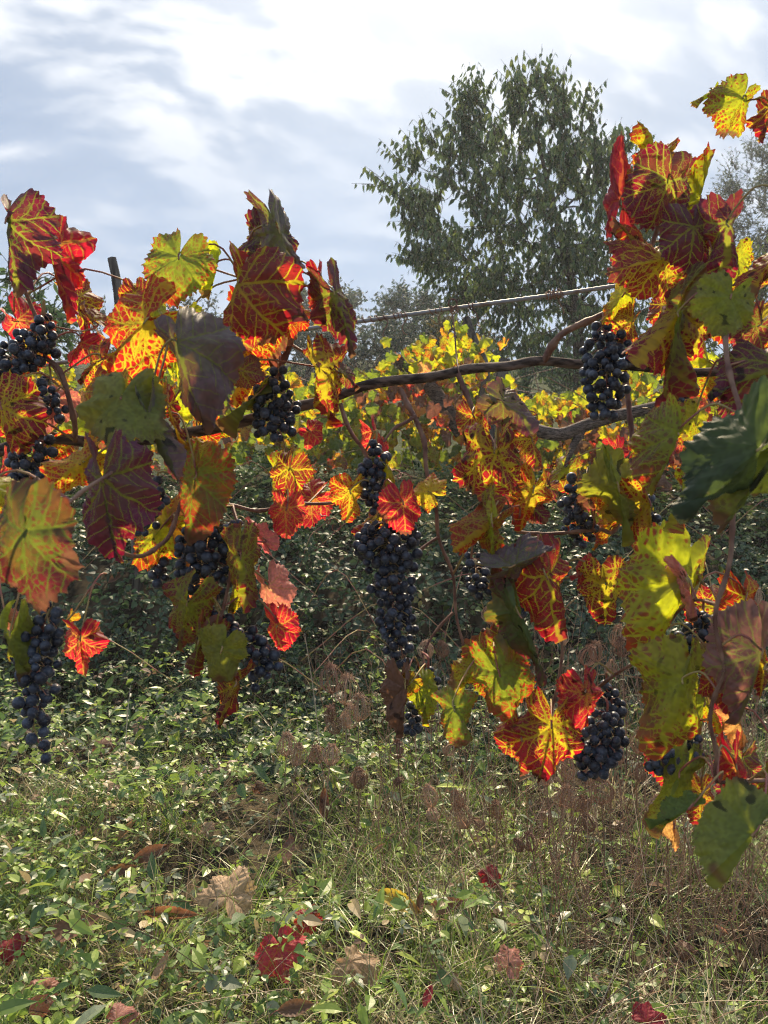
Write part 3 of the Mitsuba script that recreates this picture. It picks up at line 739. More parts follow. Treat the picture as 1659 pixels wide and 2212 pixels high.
# junction x, y; tip x, y; visible width; depth; look; lobing; extra (roll in degrees, fold sign ...)
LEAVES = [
    # left group
    (12, 478, 26, 632, 112, 1.02, "purple", .3), (103, 525, 138, 682, 100, 1.08, "crimson", .9), (388, 556, 364, 662, 165, 1.02, "greenred", .3),
    (295, 633, 310, 694, 88, 1.15, "red", .5), (315, 695, 190, 800, 205, 0.98, "orange", .3), (383, 738, 440, 912, 160, 0.90, "grey", .3, "Big grey-purple leaf with a pale sheen hanging in front of the left clump"),
    (512, 612, 474, 790, 135, 1.0, "red", .3, "r-28"), (583, 508, 588, 632, 78, 1.05, "purple", .3), (602, 500, 648, 672, 92, 1.03, "grey", .3, "r30"),
    (628, 674, 672, 712, 95, 1.12, "orange", .5), (720, 632, 774, 756, 100, 1.04, "purple", .6, "r30"), (690, 600, 700, 700, 70, 1.06, "crimson", .7), (537, 682, 582, 796, 112, 1.12, "orange", .3),
    (556, 600, 580, 644, 58, 1.12, "lime", .4), (690, 795, 716, 938, 128, 1.05, "red", .8), (742, 806, 772, 838, 40, 1.06, "purple", .5), (669, 930, 700, 962, 75, 1.15, "crimson", .7),
    (263, 858, 252, 968, 205, 0.86, "olive", .3, "Large olive green leaf with a small hole in the left clump"), (255, 868, 190, 968, 150, 0.93, "yellow", .4), (322, 900, 366, 1046, 120, 0.86, "grey", .6),
    (222, 1035, 234, 1210, 212, 0.80, "purple", .4), (178, 1000, 84, 1058, 128, 0.90, "orange", .5), (58, 1148, 30, 1340, 255, 0.64, "dull", .4, "Biggest blurred leaf at the left edge, dull purple with a red tip"),
    (-15, 1052, 46, 1108, 75, 0.78, "yellow", .4), (72, 1090, 140, 1118, 95, 0.74, "olive", .4), (5, 880, 36, 992, 130, 1.02, "red", .3), (420, 1030, 402, 1168, 162, 1.02, "greenred", .5),
    (418, 992, 492, 1026, 62, 1.12, "yellow", .4), (350, 1138, 284, 1216, 118, 1.12, "yellow", .3), (372, 1152, 398, 1298, 82, 1.12, "peach", .4), (205, 1158, 215, 1196, 34, 1.15, "crimson", .5),
    (406, 1303, 376, 1414, 130, 1.0, "redgreen", .5), (478, 1405, 452, 1486, 124, 0.96, "olive", .3), (430, 1386, 402, 1488, 78, 0.98, "redgreen", .4), (508, 1478, 476, 1576, 92, 0.98, "red", .5),
    (519, 1203, 528, 1332, 120, 1.0, "redgreen", .6), (572, 1166, 530, 1116, 52, 1.1, "pink", .5), (580, 1264, 614, 1342, 46, 1.08, "pink", .6), (597, 1350, 604, 1426, 86, 1.06, "crimson", .6),
    (502, 1280, 482, 1346, 44, 1.1, "yellow", .4), (619, 1098, 610, 1168, 92, 1.1, "crimson", .4), (626, 1012, 600, 1078, 96, 1.16, "red", .5), (174, 1380, 174, 1468, 92, 1.08, "crimson", .7),
    (22, 1368, 30, 1482, 70, 0.95, "olive", .4), (20, 1340, 50, 1368, 50, 0.98, "pink", .5), (150, 1335, 132, 1362, 34, 1.12, "orange", .5), (202, 694, 158, 646, 56, 1.16, "red", .5), (172, 738, 134, 796, 76, 1.15, "crimson", .5),
    (110, 860, 104, 934, 54, 1.14, "pink", .8), (216, 778, 148, 834, 84, 1.1, "red", .5), (548, 858, 480, 930, 88, 1.1, "olive", .3), (538, 796, 492, 872, 76, 1.16, "orange", .4), (500, 760, 500, 832, 70, 1.14, "red", .4),
    (488, 930, 428, 974, 58, 1.26, "yellow", .4), (362, 876, 402, 992, 92, 1.02, "red", .5), (520, 800, 575, 810, 70, 1.06, "purple", .3), (395, 690, 420, 735, 110, 1.1, "lime", .4), (160, 640, 190, 720, 70, 1.18, "red", .5),
    (470, 570, 452, 640, 60, 1.1, "lime", .4), (250, 800, 235, 870, 100, 1.05, "red", .4), (430, 840, 420, 905, 80, 1.12, "red", .5), (320, 640, 350, 720, 80, 1.15, "lime", .4), (100, 960, 60, 1040, 60, 1.15, "orange", .5), (20, 1000, 10, 1060, 50, 1.1, "crimson", .5),
    # middle
    (758, 1062, 752, 1128, 78, 1.12, "orange", .3), (870, 1086, 886, 1164, 108, 1.06, "crimson", .5), (930, 1064, 888, 1040, 92, 1.12, "orange", .7), (838, 1010, 856, 1066, 32, 1.12, "yellow", .6), (814, 1118, 768, 1168, 66, 1.14, "red", .4),
    (805, 930, 832, 992, 58, 1.16, "crimson", .6), (1068, 974, 1058, 1118, 148, 1.04, "red", .75), (1085, 868, 1152, 918, 70, 1.08, "grey", .5), (1088, 880, 1098, 925, 44, 1.12, "orange", .6), (1148, 950, 1162, 1012, 76, 1.1, "red", .4), (1022, 896, 1030, 956, 46, 1.13, "red", .4),
    (1066, 1124, 974, 1194, 112, 1.0, "orange", .4), (1064, 1132, 1064, 1278, 82, 0.98, "limered", .4), (1152, 1060, 1132, 1152, 112, 1.08, "orange", .4), (1107, 1222, 1204, 1184, 112, 0.96, "grey", .3, "Dark grey-green leaf with a white sheen lying sideways in the middle"), (1181, 1246, 1222, 1380, 148, 0.98, "red", .4),
    (1256, 1236, 1276, 1200, 48, 1.08, "crimson", .4), (1308, 1264, 1318, 1366, 98, 1.06, "red", .5), (1079, 1450, 1082, 1342, 76, 1.06, "limered", .4), (1124, 1330, 1188, 1478, 100, 0.96, "dull", .3), (1079, 1456, 1112, 1580, 158, 0.98, "greenred", .3),
    (1028, 1446, 976, 1502, 78, 1.04, "yellow", .5), (982, 1530, 982, 1634, 110, 0.98, "greenred", .9, "Green two-pronged leaf with a thin red rim low in the middle"), (888, 1474, 864, 1502, 58, 1.06, "yellow", .5), (905, 1488, 926, 1574, 62, 1.08, "lime", .7), (876, 1482, 868, 1592, 56, 1.04, "brown", .4, "Brown dried leaf low in the middle"),
    (1128, 1596, 1126, 1690, 106, 1.02, "red", .3), (1191, 1568, 1168, 1698, 122, 1.0, "red", .4), (1264, 1497, 1278, 1588, 104, 1.0, "crimson", .5), (1130, 1080, 1180, 1130, 80, 1.1, "purple", .4), (1180, 1050, 1150, 1085, 60, 1.12, "purple", .4),
    # right group
    (1606, 208, 1560, 298, 120, 1.05, "limered", .7), (1543, 192, 1498, 230, 44, 1.06, "lime", .6), (1668, 232, 1650, 300, 46, 1.06, "red", .5), (1416, 328, 1380, 250, 44, 1.12, "yellow", .5), (1440, 388, 1462, 288, 92, 1.12, "limered", .4), (1432, 330, 1364, 346, 70, 1.14, "orange", .4),
    (1442, 389, 1418, 504, 186, 1.04, "purple", .3), (1410, 420, 1372, 478, 90, 1.07, "crimson", .4), (1512, 428, 1542, 320, 84, 1.12, "yellow", .4), (1342, 430, 1332, 306, 30, 1.12, "maroon", .3), (1432, 560, 1306, 590, 165, 1.05, "red", .6), (1400, 560, 1330, 470, 60, 1.08, "orange", .5),
    (1496, 492, 1494, 592, 150, 1.0, "purple", .3), (1574, 484, 1580, 612, 106, 0.98, "purple", .4), (1680, 548, 1606, 650, 130, 0.92, "red", .4), (1592, 560, 1602, 640, 62, 1.1, "yellow", .4), (1467, 678, 1440, 892, 140, 0.98, "redgreen", .5, "Long red and purple leaf with green veins hanging beside the dark grapes at right"),
    (1470, 670, 1362, 800, 110, 1.0, "red", .4), (1346, 638, 1308, 692, 60, 1.12, "yellow", .4), (1368, 690, 1344, 750, 60, 1.13, "red", .4), (1579, 640, 1552, 724, 142, 0.90, "olive", .3), (1672, 790, 1540, 856, 160, 0.88, "purple", .4), (1640, 700, 1600, 770, 100, 0.98, "purple", .4),
    (1468, 934, 1408, 1080, 138, 0.90, "limered", .4), (1480, 1030, 1450, 1156, 90, 0.88, "limered", .4), (1640, 968, 1486, 1128, 215, 0.66, "deepgreen", .25, "Huge smooth dark green leaf nearest the camera at the right edge"), (1690, 960, 1590, 1150, 150, 0.69, "olive", .3), (1334, 1044, 1258, 1084, 112, 1.1, "orange", .7),
    (1334, 978, 1350, 1036, 56, 1.14, "crimson", .4), (1336, 1056, 1376, 1204, 74, 1.04, "olive", .3), (1346, 1114, 1308, 1146, 42, 1.12, "yellow", .4), (1320, 1140, 1290, 1196, 56, 1.14, "orange", .6), (1404, 1088, 1430, 1204, 74, 1.06, "orange", .5),
    (1479, 1250, 1402, 1428, 146, 0.92, "limered", .35), (1484, 1252, 1510, 1345, 60, 0.90, "pink", .4), (1476, 1470, 1440, 1628, 190, 0.88, "limered", .6), (1610, 1290, 1602, 1398, 106, 0.98, "orange", .5), (1645, 1408, 1624, 1586, 112, 0.82, "rosegrey", .5, "Pinkish grey leaf with green veins at the right edge"),
    (1558, 1440, 1578, 1528, 94, 0.94, "red", .4), (1530, 1526, 1560, 1592, 76, 1.0, "yellow", .6), (1520, 1520, 1500, 1592, 60, 0.98, "lime", .4), (1600, 1560, 1612, 1626, 62, 0.98, "peach", .4), (1469, 1674, 1412, 1794, 104, 0.94, "lime", .5), (1492, 1744, 1412, 1790, 76, 0.80, "green", .7),
    (1516, 1714, 1502, 1790, 68, 0.98, "red", .4), (1590, 1656, 1602, 1774, 64, 0.94, "crimson", .4), (1628, 1800, 1512, 1912, 112, 0.72, "olive", .4, "Blurred olive and yellow leaf lowest on the right"), (1456, 1784, 1460, 1848, 42, 1.02, "peach", .4), (1672, 1680, 1642, 1762, 54, 0.86, "redgreen", .4), (1650, 1440, 1655, 1530, 60, 0.9, "red", .4), (1510, 1250, 1490, 1200, 44, 0.95, "redgreen", .4), (1650, 700, 1560, 720, 90, 1.08, "orange", .4), (1500, 900, 1470, 960, 90, 1.0, "yellow", .4),
]


def petiole(j, back, depth, seed):
    r = np.random.default_rng(seed + 5000)
    d = np.linalg.norm(ALLSHOOT - j, axis=1) + 0.25 * np.maximum(0, (j - ALLSHOOT)[:, 2])
    k = int(np.argmin(d))
    if d[k] < 0.16:
        end = ALLSHOOT[k]
    else:
        end = j + back * 0.05 + FWD * 0.05 + np.array([0.01 * r.normal(), 0, 0.02])
    L = np.linalg.norm(end - j)
    mid = (j + end) / 2 + back * min(0.3 * L, 0.03) + np.array([0, 0, 0.08 * L])
    return tube(smoothline([j - back * 0.004, j + back * 0.10 * L + FWD * 0.01 * L, mid, end], 12), np.linspace(0.0011, 0.0014, 12), 6)


def place_leaf(k, spec):
    jx, jy, tx, ty, w, depth, style, lobing = spec[:8]
    extra = spec[8] if len(spec) > 8 else ""
    r = np.random.default_rng(100 + k)
    roll = math.radians(float(extra[1:])) if extra[:1] == "r" else math.radians(r.normal() * 10)
    Lp = math.hypot(tx - jx, ty - jy)
    ratio = w / (1.60 * Lp)
    fold, xs, pitch, L = 0.10 + 0.10 * r.random(), 1.0, math.radians(r.normal() * 8), Lp
    curl = 0.35 + 0.65 * r.random()
    if ratio >= 1.12:                                    # seen end on: the tip leans to or from the viewer
        L = w / 1.62
        pitch = math.acos(min(1, max(Lp / L, 0.40))) * (1 if r.random() < 0.7 else -1)
    elif ratio < 0.8:
        xs = 0.92
        fold = math.acos(min(1, max(ratio / 0.90, 0.30)))
        curl = 0.5
    else:
        xs = ratio
    j = at(jx, jy, depth)
    n = -FWD
    t = unit(RIGHT * (tx - jx) + UP * (jy - ty))
    s = np.cross(t, n)
    t, n = t * math.cos(pitch) + n * math.sin(pitch), n * math.cos(pitch) - t * math.sin(pitch)
    s, n = s * math.cos(roll) + n * math.sin(roll), n * math.cos(roll) - s * math.sin(roll)
    V, f, uv = vine_leaf(style, L * depth / F, xs, lobing if lobing > 0.65 else 0.8 * lobing, fold, curl, 0.15 + 0.5 * r.random(), 0.05 + 0.06 * r.random(), seed=300 + k)
    P = j + V[:, :1] * s + V[:, 1:2] * t + V[:, 2:] * n
    key = part(vine, "leaf", mikit.ply((P, f), "leaf_material", smooth=True, uv=uv))
    if len(extra) > 6:
        tag(key, extra[0].lower() + extra[1:])
    back = unit(-t - 0.3 * n)
    scene[key + "__petiole"] = mikit.ply(petiole(j, back, depth, k), "stalk_material", smooth=True)


rf = np.random.default_rng(77)
for x0, x1, y0, y1, n in [(0, 440, 680, 1020, 9), (1440, 1659, 560, 980, 8), (1380, 1659, 1200, 1720, 5), (560, 760, 1000, 1120, 2), (1180, 1330, 960, 1240, 3)]:
    for k in range(n):
        x, y, L = x0 + (x1 - x0) * rf.random(), y0 + (y1 - y0) * rf.random(), 55 + 50 * rf.random()
        a = rf.normal() * 0.8
        LEAVES.append((x, y, x + L * math.sin(a), y + L * math.cos(a), L * (0.9 + 0.4 * rf.random()), 1.16 + 0.16 * rf.random(), str(rf.choice(["red", "red", "orange", "crimson", "yellow", "redgreen", "lime", "purple"])), 0.3 + 0.4 * rf.random()))
for k, spec in enumerate(LEAVES):
    place_leaf(k, spec)

# curly tendrils of the vine
for k, (x, y, d) in enumerate([(500, 1110, 1.14), (840, 1010, 1.15), (690, 1110, 1.15), (1120, 880, 1.14), (1390, 880, 1.2)]):
    r = np.random.default_rng(k + 70)
    t = np.linspace(0, 1, 40)
    p = at(x, y, d) + np.stack([0.03 * t + 0.010 * np.sin(t * 16 + k) * t, 0.006 * np.cos(t * 16), -0.02 * t + 0.010 * np.cos(t * 16 + k) * t], 1)
    part(vine, "tendril", mikit.ply(tube(p, np.linspace(0.0011, 0.0006, 40), 5), "stalk_material", smooth=True))

# ------------------------------------------------------------------ grape bunches
BALL = trimesh.creation.icosphere(subdivisions=3, radius=1.0)
bv = np.array(BALL.vertices)
bv[:, 2] *= 1.05
BALL_PLY = mikit.ply((bv, np.array(BALL.faces)), "grape_material", smooth=True)


def bunch(label, line, n, depth, hook=None, size=1.0, seed=0):
    """line: (px, py, half width) from the top down."""
    r = np.random.default_rng(seed + 40)
    key = thing("grape_bunch", label, "grape bunch", "bunches of dark grapes hanging from the vine")
    axis = smoothline([[*at(a, b, depth), c * depth / F] for a, b, c in line], 60)
    cum = np.cumsum(axis[:, 3] ** 1.7)
    cum /= cum[-1]
    r0 = 10.5 * size * 1.12 / F
    pts, rad = [], []
    for tries in range(16000):
        if len(pts) >= n * 1.5:
            break
        k = int(np.searchsorted(cum, r.random()))
        a = r.random() * 2 * PI
        g = r0 * (0.72 + 0.42 * r.random() ** 0.7)
        q = max(axis[k, 3] * (0.85 + 0.4 * r.random()) - 0.6 * g, 0.1 * g) * math.sqrt(r.random())
        p = axis[k, :3] + RIGHT * q * math.cos(a) + np.array([0, 1, 0]) * 0.75 * q * math.sin(a) + np.array([0, 0, g * r.normal() * 0.4])
        if pts and (np.linalg.norm(np.array(pts) - p, axis=1) < 0.93 * (np.array(rad) + g)).any():
            continue
        pts.append(p)
        rad.append(g)
    for p, g in zip(pts, rad):
        R = np.eye(4)
        R[:3, :3] = np.linalg.qr(r.normal(size=(3, 3)) * 0.25 + np.eye(3))[0] * g
        R[:3, 3] = p
        part(key, "grape", {**BALL_PLY, "to_world": T(R.tolist())})
    top = axis[0, :3] + np.array([0, 0, 0.02])
    tubes = []
    main = np.vstack([[hook if hook is not None else top], [top], axis[::6, :3]])
    tubes.append(tube(smoothline(main, 40), np.linspace(0.0017, 0.0010, 40), 5))
    for p in pts:
        i = int(np.argmin(np.linalg.norm(axis[:, :3] - (p + [0, 0, 0.012]), axis=1)))
        tubes.append(tube(smoothline([axis[i, :3], (axis[i, :3] + p) / 2 + [0, 0, 0.004], p], 5), 0.0007, 4, cap=False))
    part(key, "stalk", mikit.ply(join(tubes), "stalk_material", smooth=True))


def hook(x, y, d):
    p = at(x, y, d)
    return ALLSHOOT[int(np.argmin(np.linalg.norm(ALLSHOOT - p, axis=1)))]


for k, (lab, line, n, d, h) in enumerate([
    ("loose dark grape bunch at the left edge of the photo, highest of the left bunches", [(95, 680, 18), (70, 735, 52), (40, 780, 60), (20, 820, 30)], 40, 1.1, (87, 708, 1.1)),
    ("small bunch of grapes behind the tan dried leaf at the left edge", [(110, 815, 22), (95, 850, 44), (120, 885, 34), (140, 915, 20)], 14, 1.13, (148, 850, 1.12)),
    ("grape bunch at the left edge below the red leaf", [(100, 945, 22), (70, 985, 50), (60, 1025, 44), (66, 1060, 16)], 22, 1.08, (160, 950, 1.15)),
    ("compact grape bunch left of the cordon, under the row of drooping red leaves", [(605, 800, 20), (592, 850, 44), (590, 900, 48), (592, 940, 34)], 44, 1.13, (600, 790, 1.18)),
    ("longest grape bunch in the middle, wide shoulders tapering to a thin tail", [(830, 1130, 45), (836, 1180, 68), (842, 1225, 52), (848, 1290, 44), (852, 1350, 44), (866, 1400, 34), (878, 1450, 14)], 105, 1.12, (820, 1060, 1.13)),
    ("narrow grape bunch hanging straight above the longest bunch", [(812, 960, 14), (812, 1010, 32), (806, 1060, 30), (806, 1098, 14)], 26, 1.14, (790, 980, 1.17)),
    ("broad heavy grape bunch left of the middle beside the peach coloured leaf", [(470, 1130, 52), (455, 1180, 76), (445, 1230, 66), (440, 1280, 46), (445, 1305, 20)], 74, 1.07, (500, 1095, 1.14)),
    ("lower left grape bunch in front of the bright crimson leaf", [(455, 1320, 26), (490, 1365, 54), (535, 1405, 56), (570, 1440, 38), (550, 1480, 14)], 40, 1.04, (478, 1330, 1.02)),
    ("loose straggling grape bunch at bottom left with a long bare tail", [(110, 1310, 20), (86, 1370, 46), (80, 1430, 48), (80, 1500, 44), (72, 1560, 30), (95, 1640, 16)], 44, 0.98, (75, 1140, .72)),
    ("dense grape bunch beside the large leaves at right, at the end of the cordon", [(1305, 705, 30), (1312, 760, 52), (1310, 820, 56), (1305, 865, 40), (1300, 905, 30)], 56, 1.14, (1345, 655, 1.19)),
    ("grape bunch next to the orange leaf right of the middle", [(1250, 1045, 30), (1245, 1090, 34), (1255, 1140, 38), (1260, 1175, 20)], 28, 1.15, (1290, 1146, 1.14)),
    ("small column of grapes between the orange leaf and the yellow leaf at right", [(1370, 1005, 14), (1375, 1050, 24), (1395, 1100, 24), (1410, 1140, 12)], 15, 1.12, (1362, 985, 1.2)),
    ("grape bunch half hidden behind the sideways grey leaf", [(1018, 1200, 20), (1040, 1250, 44), (1085, 1280, 54), (1110, 1320, 34)], 34, 1.14, (975, 1240, 1.18)),
    ("grape bunch low at right above the brown dry stalks, beside the pair of red leaves", [(1310, 1545, 26), (1300, 1600, 48), (1290, 1640, 46), (1275, 1680, 24)], 38, 1.04, (1283, 1493, 1.08)),
    ("small tight bunch of shrivelled grapes under the olive twig at right", [(1310, 1485, 14), (1322, 1520, 26), (1326, 1555, 22)], 18, 1.08, (1320, 1458, 1.05)),
    ("grape bunch below the big yellow and red leaf at lower right", [(1490, 1595, 24), (1470, 1630, 44), (1440, 1655, 40), (1425, 1668, 20)], 22, 0.98, (1536, 1560, .86)),
    ("grape bunch behind the hanging purple shoot at right", [(1520, 1330, 30), (1515, 1375, 50), (1490, 1415, 44), (1500, 1450, 26)], 32, 1.0, (1552, 1310, .84)),
    ("few grapes showing under the purple leaf in the left clump", [(345, 1050, 14), (342, 1090, 22), (325, 1130, 20), (290, 1150, 22)], 10, 1.1, (408, 1030, 1.12)),
    ("few grapes behind the long purple leaf at right", [(1482, 850, 10), (1476, 880, 18), (1478, 905, 12)], 5, 1.16, (1400, 796, 1.24)),
    ("tail of small grapes beside the brown dried leaf low in the middle", [(925, 1450, 10), (932, 1475, 18), (900, 1520, 14), (885, 1580, 22)], 12, 1.12, (911, 1410, 1.15)),
    ("lowest few grapes at right behind the blurred olive leaf", [(1565, 1768, 8), (1545, 1790, 24), (1520, 1805, 20)], 7, 0.95, (1552, 1690, .87)),
    ("few grapes low in the left clump beside the peach coloured leaf", [(350, 1205, 8), (345, 1230, 20), (340, 1250, 12)], 6, 1.14, (373, 1152, 1.07)),
]):
    bunch(lab, line, n, d, hook(*h), seed=k)

# ------------------------------------------------------------------ trellis wire, ties, stakes
wk = thing("trellis_wire", "thick grey trellis wire stretched above the vine, rising to the right", "wire")
WIRE = smoothline([[*at(-250, 836, 1.34)], [*at(600, 719, 1.30)], [*at(980, 666, 1.28)], [*at(1300, 622, 1.26)], [*at(1900, 530, 1.22)]], 120)
part(wk, "strand", mikit.ply(tube(WIRE, 0.0034, 10, 0.05), "wire_material", smooth=True))


def coil(x0, x1, turns, seed, loose=1.0):
    r = np.random.default_rng(seed + 60)
    sx = np.array([829.5 + F * ((p - EYE) @ RIGHT) / ((p - EYE) @ FWD) for p in WIRE])
    t = np.linspace(0, 1, int(turns * 14))
    xs = x0 + (x1 - x0) * (t + 0.02 * np.sin(t * 17 + seed))
    c = np.stack([np.interp(xs, sx, WIRE[:, q]) for q in range(3)], 1)
    a = t * turns * 2 * PI
    rad = 0.0048 * loose * (1 + 0.25 * np.sin(t * 23 + seed) + 0.15 * r.normal())
    p = c + np.stack([0.001 * np.sin(a * 1.7), rad * np.cos(a), rad * np.sin(a)], 1)
    tail = p[-1] + np.cumsum(np.stack([0.003 * np.cos(np.arange(9) * 0.7 + seed), -0.001 + 0 * np.arange(9), -0.004 + 0.002 * np.sin(np.arange(9))], 1), 0)
    part(wk, "dry_tendril", mikit.ply(tube(np.vstack([p, tail]), np.linspace(0.0011, 0.0008, len(p) + 9), 5), "cane_material", smooth=True))


for k, a in enumerate([(778, 832, 3.5, 1.2), (848, 880, 4, 1.0), (925, 958, 3, 1.0), (1178, 1216, 7, 1.25), (1010, 1024, 2, 1.0)]):
    coil(a[0], a[1], a[2], k, a[3])
tk = thing("wire_tie", "thin rusty wire tie hanging from the trellis wire to the cordon", "wire tie")
loop = [at(978 + 9 * math.cos(t), 658 + 9 * math.sin(t) - 3, 1.276) for t in np.linspace(1.6, 8.3, 18)]
part(tk, "strand", mikit.ply(tube(smoothline(loop + [at(979, 690, 1.275), at(983, 730, 1.25), at(986, 770, 1.23), at(991, 802, 1.195), at(996, 842, 1.195)], 70), 0.0014, 6), "cane_material", smooth=True))
knot = np.linspace(0, 7 * PI, 60)
part(tk, "knot", mikit.ply(tube(at(981, 668, 1.279) + np.stack([0.006 * np.sin(knot * 0.37), 0.005 * np.cos(knot), 0.005 * np.sin(knot)], 1), 0.001, 5), "cane_material", smooth=True))
tk = thing("wire_tie", "thin dark wire tie under the drooping purple leaf left of the middle", "wire tie")
part(tk, "strand", mikit.ply(tube(smoothline([at(722, 700, 1.29), at(724, 735, 1.27), at(729, 770, 1.25), at(726, 800, 1.23), at(728, 850, 1.21)], 30), 0.0014, 6), "cane_material", smooth=True))


def stake(label, cat, pts, w0, w1, mat="stake_material", name="wooden_stake", rough_=0.12, ground=True):
    p = [at(*q) for q in pts]
    if ground:
        e = p[-1] + (p[-1] - p[-2]) * 0.2
        p.append(np.array([e[0], e[1], float(ground_z(np.array(e[0]), np.array(e[1]))) - 0.05]))
    n = 40
    d = pts[0][2]
    key = thing(name, label, cat)
    scene[key] = mikit.ply(tube(smoothline(p, n), np.linspace(w0, w1, n) * d / F, 9, rough_, seed=len(scene)), mat, smooth=40)
    return key


stake("dark weathered stake top sticking up against the sky behind the left clump", "stake", [(242, 558, 4.4), (252, 610, 4.4), (264, 700, 4.4), (285, 860, 4.4)], 9.5, 12)
stake("leaning dark stake in front of the big tree", "stake", [(1006, 686, 6.0), (1025, 740, 6.0), (1048, 800, 6.0), (1040, 900, 6.0), (1036, 960, 6)], 9, 13)
stake("crooked grey post standing in the second vine row", "post", [(1090, 776, 5.2), (1082, 820, 5.2), (1066, 860, 5.2), (1056, 930, 5.2), (1052, 990, 5.2)], 12, 15, name="wooden_post")

# ------------------------------------------------------------------ second vine row
r2 = np.random.default_rng(5)
ROWSTYLES = ["peach", "green", "lime", "lime", "yellow", "yellow", "orange", "red", "brown", "lime", "crimson", "orange", "green", "yellow"]
PROTO = {}
for k, s in enumerate(ROWSTYLES * 2):
    V, f, uv = vine_leaf(s, 1.0, 1.0, 0.35 + 0.4 * r2.random(), 0.25 + 0.4 * r2.random(), 0.6, 0.5, 0.08, na=40, nr=3, seed=2000 + k, teeth=10)
    PROTO.setdefault(s, []).append((V, f, uv, mikit.ply((V, f), "leaf_material", smooth=True, uv=uv)))


def row_vine(label, x0, x1, y, zlo, zhi, n_parts, n_mass, trunks, mood, seed):
    r = np.random.default_rng(seed)
    key = thing("background_grapevine", label, "grapevine")
    for pts, w in trunks:
        part(key, "trunk", mikit.ply(tube(smoothline([at(*q) for q in pts], 26), np.linspace(w[0], w[1], 26) * pts[0][2] / F, 9, 0.22, seed), "bark_material", smooth=True))
    mass = []
    for k in range(n_parts + n_mass):
        x = x0 + (x1 - x0) * r.random()
        yy = y + 0.35 * r.normal() - (0.25 if k < n_parts else -0.15)
        lo, hi = zlo, zhi(x)
        z = lo + (hi - lo) * r.random() ** 0.9
        s = mood(x, z, (z - lo) / max(hi - lo, 0.1), r)
        V, f, uv, ply = PROTO[s][int(r.integers(len(PROTO[s])))]
        sz = 0.055 + 0.03 * r.random()
        t = unit(np.array([0.5 * r.normal(), 0.3 * r.normal(), -0.75]))
        nn = unit(np.array([0.6 * r.normal(), -0.8, 0.45 + 0.4 * r.normal()]))
        fr = frames_from(t[None], nn[None])[0]
        if k < n_parts:
            M = np.eye(4)
            M[:3, :3], M[:3, 3] = fr * sz, (x, yy, z)
            part(key, "leaf", {**ply, "to_world": T(M.tolist())})
        else:
            mass.append((V @ (fr * sz).T + [x, yy, z], f, uv))
    v, f = join([m[:2] for m in mass])
    mk = part(key, "foliage", mikit.ply((v, f), "leaf_material", smooth=True, uv=np.vstack([m[2] for m in mass])))
    tag(mk, kind="stuff")
    out = []
    for k in range(14):
        xx = x0 + (x1 - x0) * r.random()
        a = np.array([xx, y + 0.2 * r.normal(), zlo + 0.2])
        out.append(tube(smoothline([a, a + [0.2 * r.normal(), 0.1 * r.normal(), 0.35], a + [0.5 * r.normal(), 0.2 * r.normal(), 0.5 + 0.3 * r.random()]], 9), np.linspace(0.005, 0.003, 9), 5))
    part(key, "shoot", mikit.ply(join(out), "cane_material", smooth=True))


def mood_a(x, z, h, r):
    q = float(meshkit.noise(np.array([x * 2.1, z * 3.2, 3.3]))) + 0.25 * (r.random() - 0.5)
    if h > 0.75:
        return r.choice(["lime", "yellow", "green", "orange", "lime"])
    if q < 0.40:
        return r.choice(["red", "orange", "brown", "brown", "crimson", "peach"])
    if q < 0.52:
        return r.choice(["orange", "yellow", "brown", "green"])
    return r.choice(["lime", "green", "green", "green", "yellow"])


row_vine("yellow and orange vine in the second row behind the left clump", -3.2, -0.75, 6.3, 1.22, lambda x: 2.0, 120, 620, [], mood_a, 11)
row_vine("yellow and rust vine of the second row, under the wire, with an old leaning trunk", -0.9, 0.85, 6.3, 1.22, lambda x: 2.06 + 0.18 * math.sin(x * 3), 220, 720,
         [([(856, 772, 6.2), (872, 792, 6.2), (892, 815, 6.2)], (13, 11)), ([(925, 826, 6.0), (950, 862, 6.0), (975, 900, 6.0), (1000, 935, 6.0)], (16, 17))], mood_a, 12)
row_vine("vine of the second row at right, green and orange, with a thick dark lying trunk", 0.75, 3.3, 5.9, 1.12, lambda x: 1.88 + 0.14 * math.sin(x * 4), 200, 1000,
         [([(1155, 930, 4.6), (1210, 938, 4.6), (1262, 920, 4.6), (1330, 898, 4.6), (1420, 880, 4.6)], (15, 14)), ([(1262, 922, 4.6), (1240, 960, 4.6), (1215, 1010, 4.6)], (9, 8))], mood_a, 13)


# ------------------------------------------------------------------ trees


def inside(poly, px, py):
    x, y = np.asarray(poly, float).T
    x2, y2 = np.roll(x, -1), np.roll(y, -1)
    c = (y[None] > py[:, None]) != (y2[None] > py[:, None])
    t = (x2 - x)[None] * (py[:, None] - y[None]) / np.where(y2 == y, 1e-9, y2 - y)[None] + x[None]
    return (c & (px[:, None] < t)).sum(1) % 2 == 1


def edge_distance(poly, px, py):
    p = np.asarray(poly, float)
    a, b = p, np.roll(p, -1, 0)
    q = np.stack([px, py], 1)[:, None]
    t = np.clip(((q - a) * (b - a)).sum(-1) / np.maximum(((b - a) ** 2).sum(-1), 1e-9), 0, 1)
    return np.linalg.norm(q - a - t[..., None] * (b - a), axis=-1).min(1)


